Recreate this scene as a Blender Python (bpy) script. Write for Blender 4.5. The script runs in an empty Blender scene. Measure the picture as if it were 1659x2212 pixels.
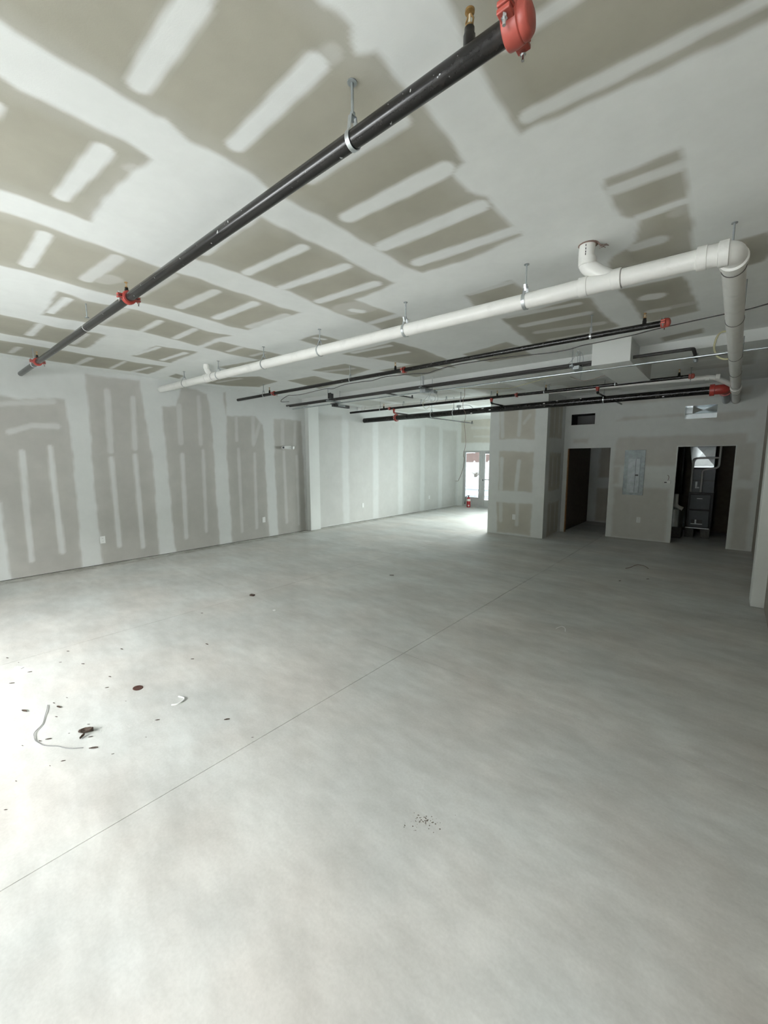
import bpy, bmesh, math, random
import numpy as np
from mathutils import Vector, Matrix

random.seed(4)
C = bpy.context.scene.collection
S = bpy.context.scene

# ------------------------------------------------------------------ camera
# room axes: +y runs along the left wall away from the windows, +x to the right
EYE = Vector((0.0, 0.0, 1.77))
YAW, PITCH, ROLL = -0.70095, -0.12524, -0.00262
cy_, sy_, cp_, sp_ = math.cos(YAW), math.sin(YAW), math.cos(PITCH), math.sin(PITCH)
fw = Vector((sy_ * cp_, cy_ * cp_, sp_))
rt = Vector((cy_, -sy_, 0))
up = rt.cross(fw)
rt2 = rt * math.cos(ROLL) + up * math.sin(ROLL)
up2 = -rt * math.sin(ROLL) + up * math.cos(ROLL)
cam = bpy.data.objects.new('camera', bpy.data.cameras.new('camera'))
C.objects.link(cam)
m4 = Matrix((rt2, up2, -fw)).transposed().to_4x4()
m4.translation = EYE
cam.matrix_world = m4
cam.data.sensor_fit = 'HORIZONTAL'
cam.data.sensor_width = 36
cam.data.lens = 36 * 883.25 / 1659
cam.data.clip_start = 0.02
cam.data.clip_end = 300
S.camera = cam

# ------------------------------------------------------------------ light
world = bpy.data.worlds.new('overcast_sky')
S.world = world
world.use_nodes = True
bg = world.node_tree.nodes['Background']
bg.inputs[0].default_value = (0.985, 1.0, 0.98, 1)
bg.inputs[1].default_value = SKY_STRENGTH = 38.5


def portal(name, x0, x1, z0, z1, y, facing):
    l = bpy.data.lights.new(name, 'AREA')
    l.shape = 'RECTANGLE'
    l.size, l.size_y = x1 - x0, z1 - z0
    l.cycles.is_portal = True
    o = bpy.data.objects.new(name, l)
    C.objects.link(o)
    o.location = ((x0 + x1) / 2, y, (z0 + z1) / 2)
    o.rotation_euler = (math.pi / 2 * (1 if facing > 0 else -1), 0, 0)   # lets sky light in through the opening
    return o


FRONT_Y, END_Y = -1.5, 14.15
FX0, FX1, FZ0, FZ1 = -5.6, -0.10, 0.5, 2.62
portal('front_window_portal', FX0, FX1, FZ0, FZ1, FRONT_Y - 0.1, 1)
portal('end_window_portal', -7.90, -3.34, 0.03, 3.08, END_Y + 0.14, -1)

S.view_settings.view_transform = 'Standard'
S.view_settings.look = 'None'
S.view_settings.gamma = 1
S.view_settings.use_curve_mapping = False
S.view_settings.exposure = 0.0
S.cycles.use_denoising = True
S.cycles.max_bounces = 10
S.cycles.diffuse_bounces = 7
S.cycles.glossy_bounces = 4
S.cycles.transparent_max_bounces = 8
S.cycles.caustics_reflective = False
S.cycles.caustics_refractive = False
S.cycles.sample_clamp_indirect = 8

# ------------------------------------------------------------------ materials
def new_mat(name):
    m = bpy.data.materials.new(name)
    m.use_nodes = True
    nt = m.node_tree
    return m, nt, nt.nodes['Principled BSDF']


def N(nt, typ, **kw):
    n = nt.nodes.new(typ)
    for k, v in kw.items():
        setattr(n, k, v)
    return n


def noise(nt, scale, detail=4, rough=0.55, vec=None):
    n = N(nt, 'ShaderNodeTexNoise')
    n.inputs['Scale'].default_value = scale
    n.inputs['Detail'].default_value = detail
    n.inputs['Roughness'].default_value = rough
    if vec is None:
        tc = N(nt, 'ShaderNodeTexCoord')
        vec = tc.outputs['Object']
    nt.links.new(vec, n.inputs['Vector'])
    return n.outputs['Fac']


def ramp(nt, fac, stops):
    r = N(nt, 'ShaderNodeValToRGB')
    el = r.color_ramp.elements
    while len(el) < len(stops):
        el.new(0.5)
    for e, (p, c) in zip(el, stops):
        e.position = p
        e.color = (c[0], c[1], c[2], 1)
    nt.links.new(fac, r.inputs['Fac'])
    return r.outputs['Color']


def mix(nt, fac, a, b, mode='MIX'):
    n = N(nt, 'ShaderNodeMix', data_type='RGBA', blend_type=mode)
    for s, v in ((n.inputs[0], fac), (n.inputs[6], a), (n.inputs[7], b)):
        if isinstance(v, (int, float)):
            s.default_value = v
        elif isinstance(v, tuple):
            s.default_value = (v[0], v[1], v[2], 1)
        else:
            nt.links.new(v, s)
    return n.outputs[2]


def bump(nt, bsdf, fac, strength, dist=0.01):
    b = N(nt, 'ShaderNodeBump')
    b.inputs['Strength'].default_value = strength
    b.inputs['Distance'].default_value = dist
    nt.links.new(fac, b.inputs['Height'])
    nt.links.new(b.outputs[0], bsdf.inputs['Normal'])


def simple(name, col, rough=0.5, metal=0.0, var=0.12, scale=12, bmp=0.0):
    m, nt, p = new_mat(name)
    f = noise(nt, scale)
    a = tuple(max(0, c * (1 - var)) for c in col)
    b = tuple(min(1, c * (1 + var)) for c in col)
    nt.links.new(ramp(nt, f, [(0.3, a), (0.7, b)]), p.inputs['Base Color'])
    p.inputs['Roughness'].default_value = rough
    p.inputs['Metallic'].default_value = metal
    if bmp:
        bump(nt, p, f, bmp)
    return m


def drywall(name, paper, mud):
    """paper-faced gypsum board; the 'mud' attribute says where joint compound covers it"""
    m, nt, p = new_mat(name)
    at = N(nt, 'ShaderNodeAttribute', attribute_name='mud')
    n1 = noise(nt, 2.2, 5)
    n2 = noise(nt, 9, 5)
    n3 = noise(nt, 160, 2)
    pc = ramp(nt, n1, [(0.3, tuple(c * 0.93 for c in paper)), (0.7, tuple(c * 1.06 for c in paper))])
    mc = ramp(nt, n1, [(0.3, tuple(c * 0.965 for c in mud)), (0.7, tuple(min(1, c * 1.02) for c in mud))])
    col = mix(nt, at.outputs['Fac'], pc, mc)
    sp = ramp(nt, n2, [(0.35, (0.97, 0.97, 0.97)), (0.65, (1.0, 1.0, 1.0))])
    col = mix(nt, 1.0, col, sp, 'MULTIPLY')
    nt.links.new(col, p.inputs['Base Color'])
    p.inputs['Roughness'].default_value = 0.75
    p.inputs['Specular IOR Level'].default_value = 0.25
    bump(nt, p, n3, 0.08, 0.004)
    return m


MUD = (0.73, 0.75, 0.735)
M = {}
M['ceil'] = drywall('ceiling_board', (0.37, 0.355, 0.295), (0.85, 0.87, 0.86))
M['wall'] = drywall('wall_board', (0.425, 0.415, 0.39), (0.655, 0.67, 0.66))
M['back'] = drywall('back_wall_board', (0.56, 0.54, 0.50), MUD)
M['boxw'] = drywall('chase_board', (0.53, 0.51, 0.45), MUD)
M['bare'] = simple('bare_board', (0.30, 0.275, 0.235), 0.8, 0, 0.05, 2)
M['plain'] = simple('coated_board', MUD, 0.75, 0, 0.03, 2)


def concrete():
    m, nt, p = new_mat('troweled_concrete')
    tc = N(nt, 'ShaderNodeTexCoord')
    mp = N(nt, 'ShaderNodeMapping')
    mp.inputs['Scale'].default_value = (0.8, 1.7, 1)
    mp.inputs['Rotation'].default_value = (0, 0, 0.25)
    nt.links.new(tc.outputs['Object'], mp.inputs['Vector'])
    big = noise(nt, 1.3, 6, 0.55, mp.outputs[0])
    mid = noise(nt, 5.5, 6, 0.6, mp.outputs[0])
    fine = noise(nt, 70, 3)
    warm = noise(nt, 0.9, 3)
    c1 = ramp(nt, big, [(0.30, (0.512, 0.512, 0.496)), (0.52, (0.60, 0.602, 0.587)), (0.70, (0.675, 0.685, 0.672))])
    c2 = ramp(nt, mid, [(0.33, (0.87, 0.87, 0.865)), (0.66, (1.04, 1.04, 1.04))])
    col = mix(nt, 1.0, c1, c2, 'MULTIPLY')
    c3 = ramp(nt, warm, [(0.4, (0.985, 1.0, 1.0)), (0.65, (1.02, 0.985, 0.96))])
    col = mix(nt, 1.0, col, c3, 'MULTIPLY')
    c4 = ramp(nt, fine, [(0.3, (0.95, 0.95, 0.95)), (0.7, (1.03, 1.03, 1.03))])
    col = mix(nt, 1.0, col, c4, 'MULTIPLY')
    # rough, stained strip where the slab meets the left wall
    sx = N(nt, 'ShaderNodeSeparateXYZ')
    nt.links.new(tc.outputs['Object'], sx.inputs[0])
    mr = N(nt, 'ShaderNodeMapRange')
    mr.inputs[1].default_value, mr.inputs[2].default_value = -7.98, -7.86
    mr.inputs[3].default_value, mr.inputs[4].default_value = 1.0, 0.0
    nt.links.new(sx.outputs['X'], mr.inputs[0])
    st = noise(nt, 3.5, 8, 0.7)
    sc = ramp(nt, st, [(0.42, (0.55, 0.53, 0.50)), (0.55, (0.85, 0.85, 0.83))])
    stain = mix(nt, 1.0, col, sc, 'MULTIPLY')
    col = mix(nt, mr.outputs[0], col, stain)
    nt.links.new(col, p.inputs['Base Color'])
    rr = N(nt, 'ShaderNodeMapRange')
    rr.inputs[1].default_value, rr.inputs[2].default_value = 0.3, 0.7
    rr.inputs[3].default_value, rr.inputs[4].default_value = 0.42, 0.6
    nt.links.new(mid, rr.inputs[0])
    nt.links.new(rr.outputs[0], p.inputs['Roughness'])
    p.inputs['Specular IOR Level'].default_value = 0.5
    bump(nt, p, noise(nt, 24, 5), 0.12, 0.006)
    return m


M['floor'] = concrete()
M['sub'] = simple('joint_dirt', (0.09, 0.085, 0.075), 0.9)


def steel_black():
    m, nt, p = new_mat('black_steel')
    n1 = noise(nt, 14, 8, 0.75)
    base = ramp(nt, n1, [(0.3, (0.006, 0.006, 0.006)), (0.6, (0.011, 0.010, 0.009)), (0.8, (0.028, 0.020, 0.016))])
    v = noise(nt, 45, 2, 0.4)
    sp = ramp(nt, v, [(0.72, (0, 0, 0)), (0.75, (0.8, 0.8, 0.8))])
    col = mix(nt, sp, base, (0.45, 0.46, 0.45))
    nt.links.new(col, p.inputs['Base Color'])
    nt.links.new(ramp(nt, n1, [(0.35, (0.2, 0.2, 0.2)), (0.65, (0.27, 0.27, 0.27))]), p.inputs['Roughness'])
    p.inputs['Specular IOR Level'].default_value = 0.3
    return m


M['black'] = steel_black()
M['rubber'] = simple('black_insulation', (0.022, 0.021, 0.02), 0.7, 0, 0.3, 30)
M['cable'] = simple('cable_jacket', (0.03, 0.03, 0.03), 0.5)
M['galv'] = simple('galvanized_steel', (0.52, 0.55, 0.56), 0.38, 0.85, 0.12, 40)
M['galvdull'] = simple('dull_galvanized', (0.36, 0.39, 0.40), 0.5, 0.7, 0.22, 14)
M['duct'] = simple('duct_sheet_metal', (0.66, 0.71, 0.73), 0.25, 0.9, 0.12, 8)
M['panel'] = simple('panel_steel', (0.30, 0.34, 0.35), 0.55, 0.3, 0.2, 14)
M['paneldoor'] = simple('panel_door_steel', (0.42, 0.46, 0.48), 0.55, 0.3, 0.18, 10)
M['chrome'] = simple('zinc_bolt', (0.75, 0.76, 0.78), 0.2, 1.0, 0.05)
M['red'] = simple('red_enamel', (0.27, 0.03, 0.022), 0.4, 0, 0.2, 25)
M['redcap'] = simple('orange_red_enamel', (0.30, 0.055, 0.04), 0.45, 0, 0.15, 25)
M['brass'] = simple('brass', (0.32, 0.20, 0.08), 0.35, 0.8, 0.3, 60)
M['glassbulb'] = simple('bulb_glass', (0.7, 0.6, 0.45), 0.1, 0, 0.05)


def pvc(name, c):
    m, nt, p = new_mat(name)
    n1 = noise(nt, 7, 6, 0.65)
    nt.links.new(ramp(nt, n1, [(0.30, tuple(x * 0.86 for x in c)), (0.42, tuple(x * 0.97 for x in c)), (0.7, c)]), p.inputs['Base Color'])
    p.inputs['Roughness'].default_value = 0.33
    return m


M['shadepvc'] = pvc('shaded_pvc', (0.42, 0.42, 0.40))  # PVC greyed so the vent pipes look shaded in the dark furnace room
M['pvc'] = pvc('white_pvc', (0.86, 0.86, 0.83))
M['pvcjoint'] = simple('dark_pvc_joint', (0.10, 0.10, 0.09), 0.6)  # thin dark ring where the pipe enters a hub
M['white'] = simple('white_plastic', (0.80, 0.81, 0.80), 0.35, 0, 0.03)
M['dark'] = simple('dark_plastic', (0.02, 0.02, 0.02), 0.5)
M['greywire'] = simple('grey_wire', (0.17, 0.17, 0.175), 0.6)
M['yellow'] = simple('yellow_cable', (0.46, 0.44, 0.27), 0.5)
M['brownwire'] = simple('brown_wire', (0.16, 0.10, 0.08), 0.6)
M['leaf'] = simple('dry_leaf', (0.055, 0.035, 0.024), 0.7, 0, 0.4, 60)
M['rust'] = simple('rust_disc', (0.07, 0.026, 0.018), 0.6, 0, 0.4, 80)
M['wood'] = simple('stud_wood', (0.32, 0.17, 0.07), 0.7, 0, 0.3, 30)
M['cabinet'] = simple('charcoal_cabinet', (0.045, 0.052, 0.058), 0.45, 0.2, 0.1)
M['cabdark'] = simple('cabinet_frame', (0.012, 0.013, 0.015), 0.5, 0.2)
M['block'] = simple('concrete_block', (0.11, 0.11, 0.105), 0.9, 0, 0.2, 30)
M['aluminum'] = simple('storefront_aluminum', (0.50, 0.51, 0.51), 0.45, 0.4, 0.04)
M['snow'] = simple('snow', (0.80, 0.82, 0.85), 0.9, 0, 0.04, 0.6)
M['slush'] = simple('slushy_asphalt', (0.22, 0.24, 0.27), 0.7, 0, 0.45, 0.8)
M['walk'] = simple('bounce_damping_walk', (0.24, 0.24, 0.235), 0.6)
M['vinyl'] = simple('white_vinyl', (0.80, 0.80, 0.80), 0.5, 0, 0.03)
M['twig'] = simple('bare_twigs', (0.14, 0.12, 0.10), 0.9)
M['extred'] = simple('extinguisher_red', (0.42, 0.012, 0.02), 0.3, 0, 0.05)
M['paper'] = simple('label_paper', (0.75, 0.72, 0.66), 0.6, 0, 0.03)


def brickmat():
    m, nt, p = new_mat('far_brick')
    tc = N(nt, 'ShaderNodeTexCoord')
    mp = N(nt, 'ShaderNodeMapping')
    mp.inputs['Rotation'].default_value = (math.pi / 2, 0, 0)
    nt.links.new(tc.outputs['Object'], mp.inputs['Vector'])
    b = N(nt, 'ShaderNodeTexBrick')
    b.inputs['Scale'].default_value = 4.5
    b.inputs['Color1'].default_value = (0.15, 0.095, 0.085, 1)
    b.inputs['Color2'].default_value = (0.18, 0.12, 0.105, 1)
    b.inputs['Mortar'].default_value = (0.2, 0.16, 0.15, 1)
    nt.links.new(mp.outputs[0], b.inputs['Vector'])
    nt.links.new(b.outputs['Color'], p.inputs['Base Color'])
    p.inputs['Roughness'].default_value = 0.9
    return m


M['brick'] = brickmat()


def glassmat(name='window_glass', tint=(0.93, 0.96, 0.95, 1)):
    m = bpy.data.materials.new(name)
    m.use_nodes = True
    nt = m.node_tree
    nt.nodes.clear()
    o = N(nt, 'ShaderNodeOutputMaterial')
    t = N(nt, 'ShaderNodeBsdfTransparent')
    t.inputs[0].default_value = tint
    g = N(nt, 'ShaderNodeBsdfGlossy')
    g.inputs['Roughness'].default_value = 0.02
    f = N(nt, 'ShaderNodeFresnel')
    mx = N(nt, 'ShaderNodeMixShader')
    nt.links.new(f.outputs[0], mx.inputs[0])
    nt.links.new(t.outputs[0], mx.inputs[1])
    nt.links.new(g.outputs[0], mx.inputs[2])
    nt.links.new(mx.outputs[0], o.inputs[0])
    return m


M['glass'] = glassmat()
M['glasstint'] = glassmat('tinted_glass', (0.30, 0.315, 0.32, 1))  # dark tint added to dim the glaring view outdoors

# ------------------------------------------------------------------ builders
OFF = {}


def tag(o, label=None, cat=None, group=None, kind=None):
    if label: o['label'] = label
    if cat: o['category'] = cat
    if group: o['group'] = group
    if kind: o['kind'] = kind
    return o


def thing(name, label, cat, loc, group=None):
    o = bpy.data.objects.new(name, None)
    o.empty_display_size = 0.1
    C.objects.link(o)
    o.location = loc
    OFF[o.name] = Vector(loc)
    return tag(o, label, cat, group)


class MB:
    """collects shapes in room coordinates, then links them as one mesh object"""
    def __init__(s):
        s.v, s.f, s.sm, s.mi, s.cur = [], [], [], [], 0

    def add(s, vs, fs, smooth=False):
        n = len(s.v)
        s.v += [tuple(v) for v in vs]
        for f in fs:
            s.f.append(tuple(i + n for i in f))
            s.sm.append(smooth)
            s.mi.append(s.cur)
        return s

    def box(s, a, b, rot=None, about=None):
        x0, y0, z0 = a
        x1, y1, z1 = b
        vs = [Vector(p) for p in ((x0, y0, z0), (x1, y0, z0), (x1, y1, z0), (x0, y1, z0), (x0, y0, z1), (x1, y0, z1), (x1, y1, z1), (x0, y1, z1))]
        if rot is not None:
            c = Vector(about) if about else sum(vs, Vector()) / 8
            vs = [c + rot @ (v - c) for v in vs]
        return s.add(vs, [(0, 3, 2, 1), (4, 5, 6, 7), (0, 1, 5, 4), (1, 2, 6, 5), (2, 3, 7, 6), (3, 0, 4, 7)])

    def cbox(s, c, d, rot=None):
        return s.box([c[i] - d[i] / 2 for i in range(3)], [c[i] + d[i] / 2 for i in range(3)], rot)

    def tube(s, path, r, n=16, cap=True):
        P = [Vector(p) for p in path]
        R = r if isinstance(r, (list, tuple)) else [r] * len(P)
        T = []
        for i in range(len(P)):
            a = P[max(i - 1, 0)]
            b = P[min(i + 1, len(P) - 1)]
            t = b - a
            if t.length < 1e-9: t = Vector((0, 0, 1))
            T.append(t.normalized())
        ref = Vector((0, 0, 1)) if abs(T[0].z) < 0.9 else Vector((1, 0, 0))
        u = T[0].cross(ref).normalized()
        vs, fs = [], []
        for i, p in enumerate(P):
            u = (u - T[i] * u.dot(T[i])).normalized()
            w = T[i].cross(u)
            for k in range(n):
                an = 2 * math.pi * k / n
                vs.append(p + (u * math.cos(an) + w * math.sin(an)) * R[i])
        for i in range(len(P) - 1):
            for k in range(n):
                k2 = (k + 1) % n
                fs.append((i * n + k, i * n + k2, (i + 1) * n + k2, (i + 1) * n + k))
        s.add(vs, fs, True)
        if cap:
            b = len(s.v) - len(vs)
            s.f += [tuple(b + k for k in range(n))[::-1], tuple(b + (len(P) - 1) * n + k for k in range(n))]
            s.sm += [False, False]
            s.mi += [s.cur, s.cur]
        return s

    def lathe(s, prof, org, axis=(0, 0, 1), n=20):
        """prof: list of (radius, height along axis)"""
        a = Vector(axis).normalized()
        ref = Vector((0, 0, 1)) if abs(a.z) < 0.9 else Vector((1, 0, 0))
        u = a.cross(ref).normalized()
        w = a.cross(u)
        o = Vector(org)
        vs, fs = [], []
        for (r, h) in prof:
            for k in range(n):
                an = 2 * math.pi * k / n
                vs.append(o + a * h + (u * math.cos(an) + w * math.sin(an)) * max(r, 1e-4))
        for i in range(len(prof) - 1):
            for k in range(n):
                k2 = (k + 1) % n
                fs.append((i * n + k, i * n + k2, (i + 1) * n + k2, (i + 1) * n + k))
        s.add(vs, fs, True)
        b = len(s.v) - len(vs)
        s.f += [tuple(b + k for k in range(n))[::-1], tuple(b + (len(prof) - 1) * n + k for k in range(n))]
        s.sm += [False, False]
        s.mi += [s.cur, s.cur]
        return s

    def ribbon(s, path, wdir, width, th):
        """closed strap following path (in a plane normal to wdir)"""
        w = Vector(wdir).normalized() * width / 2
        P = [Vector(p) for p in path]
        n = len(P)
        vs, fs = [], []
        for i, p in enumerate(P):
            t = (P[(i + 1) % n] - P[i - 1]).normalized()
            nn = t.cross(w.normalized()) * th
            vs += [p - w, p + w, p + w + nn, p - w + nn]
        for i in range(n):
            j = (i + 1) % n
            for k in range(4):
                k2 = (k + 1) % 4
                fs.append((i * 4 + k, i * 4 + k2, j * 4 + k2, j * 4 + k))
        return s.add(vs, fs)

    def build(s, name, mat, parent=None, label=None, bevel=0.0):
        off = OFF.get(parent.name, Vector()) if parent is not None else Vector()
        me = bpy.data.meshes.new(name)
        me.from_pydata([(v[0] - off.x, v[1] - off.y, v[2] - off.z) for v in s.v], [], s.f)
        me.polygons.foreach_set('use_smooth', s.sm)
        for mm in (mat if isinstance(mat, list) else [mat]):
            me.materials.append(mm)
        me.polygons.foreach_set('material_index', s.mi)
        me.update()
        bm = bmesh.new()
        bm.from_mesh(me)
        bmesh.ops.recalc_face_normals(bm, faces=bm.faces)
        bm.to_mesh(me)
        bm.free()
        me.set_sharp_from_angle(angle=0.65)
        o = bpy.data.objects.new(name, me)
        C.objects.link(o)
        if parent is not None:
            o.parent = parent
        OFF[o.name] = off
        if bevel:
            b = o.modifiers.new('bevel', 'BEVEL')
            b.width = bevel
            b.segments = 2
            b.limit_method = 'ANGLE'
        if label:
            o['label'] = label
        return o


def arc_path(pts, rad, n=6):
    """polyline with rounded corners"""
    P = [Vector(p) for p in pts]
    out = [P[0]]
    for i in range(1, len(P) - 1):
        a, b, c = P[i - 1], P[i], P[i + 1]
        u, v = (a - b).normalized(), (c - b).normalized()
        d = min(rad, (a - b).length * 0.49, (c - b).length * 0.49)
        p0, p1 = b + u * d, b + v * d
        for k in range(n + 1):
            t = k / n
            out.append(p0 * (1 - t) ** 2 + b * 2 * t * (1 - t) + p1 * t * t)
    out.append(P[-1])
    return out


def spline(pts, n=6):
    P = [Vector(p) for p in pts]
    P = [P[0]] + P + [P[-1]]
    out = []
    for i in range(1, len(P) - 2):
        a, b, c, d = P[i - 1], P[i], P[i + 1], P[i + 2]
        for k in range(n):
            t = k / n
            out.append(0.5 * ((2 * b) + (c - a) * t + (2 * a - 5 * b + 4 * c - d) * t * t + (3 * b - a - 3 * c + d) * t ** 3))
    out.append(P[-2])
    return out


# ------------------------------------------------------------------ joint compound map
def seg_d(px, py, x0, y0, x1, y1):
    dx, dy = x1 - x0, y1 - y0
    t = np.clip(((px - x0) * dx + (py - y0) * dy) / (dx * dx + dy * dy + 1e-9), 0, 1)
    return np.hypot(px - x0 - t * dx, py - y0 - t * dy)


def mud_map(U, V, bare, strips, feather=0.035, low=0.0):
    """1 = joint compound, 0 = bare paper"""
    w1 = 0.007 * np.sin(U * 7.3 + 2 * np.sin(V * 3.1)) + 0.005 * np.sin(V * 11.7 + 1.3 * np.sin(U * 5.3)) + 0.004 * np.sin(U * 31 + V * 27)
    mud = np.ones_like(U)
    for poly in bare:
        P = np.array(poly)
        lo, hi = P.min(0) - 0.1, P.max(0) + 0.1
        sel = (U > lo[0]) & (U < hi[0]) & (V > lo[1]) & (V < hi[1])
        if not sel.any(): continue
        u, v = U[sel], V[sel]
        d = np.full_like(u, 9.0)
        ins = np.zeros(u.shape, bool)
        for i in range(len(P)):
            x0, y0 = P[i - 1]
            x1, y1 = P[i]
            d = np.minimum(d, seg_d(u, v, x0, y0, x1, y1))
            c = (y0 > v) != (y1 > v)
            if abs(y1 - y0) > 1e-9:
                ins ^= c & (u < (x1 - x0) * (v - y0) / (y1 - y0) + x0)
        sd = np.where(ins, d, -d) + w1[sel]
        t = np.clip((sd + feather * 0.3) / feather, 0, 1)
        t = t * t * (3 - 2 * t)
        # a thin skim lies along the edges of the compound
        skim = 0.16 * np.clip(1 - sd / 0.14, 0, 1)
        mud[sel] = np.minimum(mud[sel], np.maximum(1 - t * (1 - low), skim))
    for (x0, y0, x1, y1, r, al) in strips:
        sel = (U > min(x0, x1) - r - 0.06) & (U < max(x0, x1) + r + 0.06) & (V > min(y0, y1) - r - 0.06) & (V < max(y0, y1) + r + 0.06)
        if not sel.any(): continue
        d = seg_d(U[sel], V[sel], x0, y0, x1, y1) - w1[sel] * 0.5
        t = np.clip((r - d) / (feather * 0.7) + 0.5, 0, 1)
        t = t * t * (3 - 2 * t)
        mud[sel] = np.maximum(mud[sel], t * al)
    return mud


def lines(a, b, step, extra=()):
    n = max(1, int(round((b - a) / step)))
    L = [a + (b - a) * i / n for i in range(n + 1)]
    for e in extra:
        if a < e < b:
            k = min(range(1, len(L) - 1), key=lambda i: abs(L[i] - e)) if len(L) > 2 else None
            if k is not None: L[k] = e
    return np.array(L)


def board(name, parent, mat, to3d, u0, u1, v0, v1, step, bare, strips, holes=(), feather=0.035, low=0.0, back=0.012):
    """one sheet of drywall: a fine grid face that carries the compound map, with holes cut out"""
    ue = [h[0] for h in holes] + [h[1] for h in holes]
    ve = [h[2] for h in holes] + [h[3] for h in holes]
    us, vs = lines(u0, u1, step, ue), lines(v0, v1, step, ve)
    U, V = np.meshgrid(us, vs)
    mud = mud_map(U.ravel(), V.ravel(), bare, strips, feather, low)
    nu, nv = len(us), len(vs)
    cu, cv = (us[:-1] + us[1:]) / 2, (vs[:-1] + vs[1:]) / 2
    CU, CV = np.meshgrid(cu, cv)
    keep = np.ones(CU.shape, bool)
    for h in holes:
        keep &= ~((CU > h[0]) & (CU < h[1]) & (CV > h[2]) & (CV < h[3]))
    jj, ii = np.nonzero(keep)
    if len(jj) == 0: return None
    a = jj * nu + ii
    F = np.stack([a, a + 1, a + nu + 1, a + nu], 1)
    X, Y, Z = to3d(U.ravel(), V.ravel())
    co = np.stack([X + 0 * U.ravel(), Y + 0 * U.ravel(), Z + 0 * U.ravel()], 1)
    me = bpy.data.meshes.new(name)
    me.vertices.add(len(co))
    me.vertices.foreach_set('co', co.ravel())
    me.loops.add(len(F) * 4)
    me.loops.foreach_set('vertex_index', F.ravel())
    me.polygons.add(len(F))
    me.polygons.foreach_set('loop_start', np.arange(0, len(F) * 4, 4))
    me.polygons.foreach_set('use_smooth', np.ones(len(F), bool))
    me.update(calc_edges=True)
    at = me.attributes.new('mud', 'FLOAT', 'POINT')
    at.data.foreach_set('value', mud.astype(np.float32))
    me.materials.append(mat)
    o = bpy.data.objects.new(name, me)
    C.objects.link(o)
    o.parent = parent
    return o


# ------------------------------------------------------------------ room shell
H = 3.27            # ceiling height
XL, XR = -8.16, 0.433
YB = 10.53          # back wall with the closets
BOXY, BX0, BX1 = 9.28, -4.49, -3.144     # drywalled chase in front of the back wall

# floor: slabs parted by saw-cut joints
base = MB().box((XL - 0.3, FRONT_Y - 0.3, -0.25), (XR + 0.3, END_Y + 0.3, -0.06)).build('floor', M['sub'])
tag(base, 'pale troweled concrete floor of the empty unit', kind='structure')
fx = [XL - 0.1, -4.75, -2.18, XR + 0.15]
fy = [FRONT_Y - 0.1, 2.86, 5.95, 9.0, 12.1, END_Y + 0.02]
g = 0.0022
for i in range(3):
    for j in range(5):
        b = MB()
        gy0 = 0.0035 if j else 0
        b.box((fx[i] + (g if i else 0), fy[j] + (g * 1.1 if j else 0), -0.06), (fx[i + 1] - (g if i < 2 else 0), fy[j + 1] - (g * 1.1 if j < 4 else 0), 0))
        b.build('concrete_slab', M['floor'], base)

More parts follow.
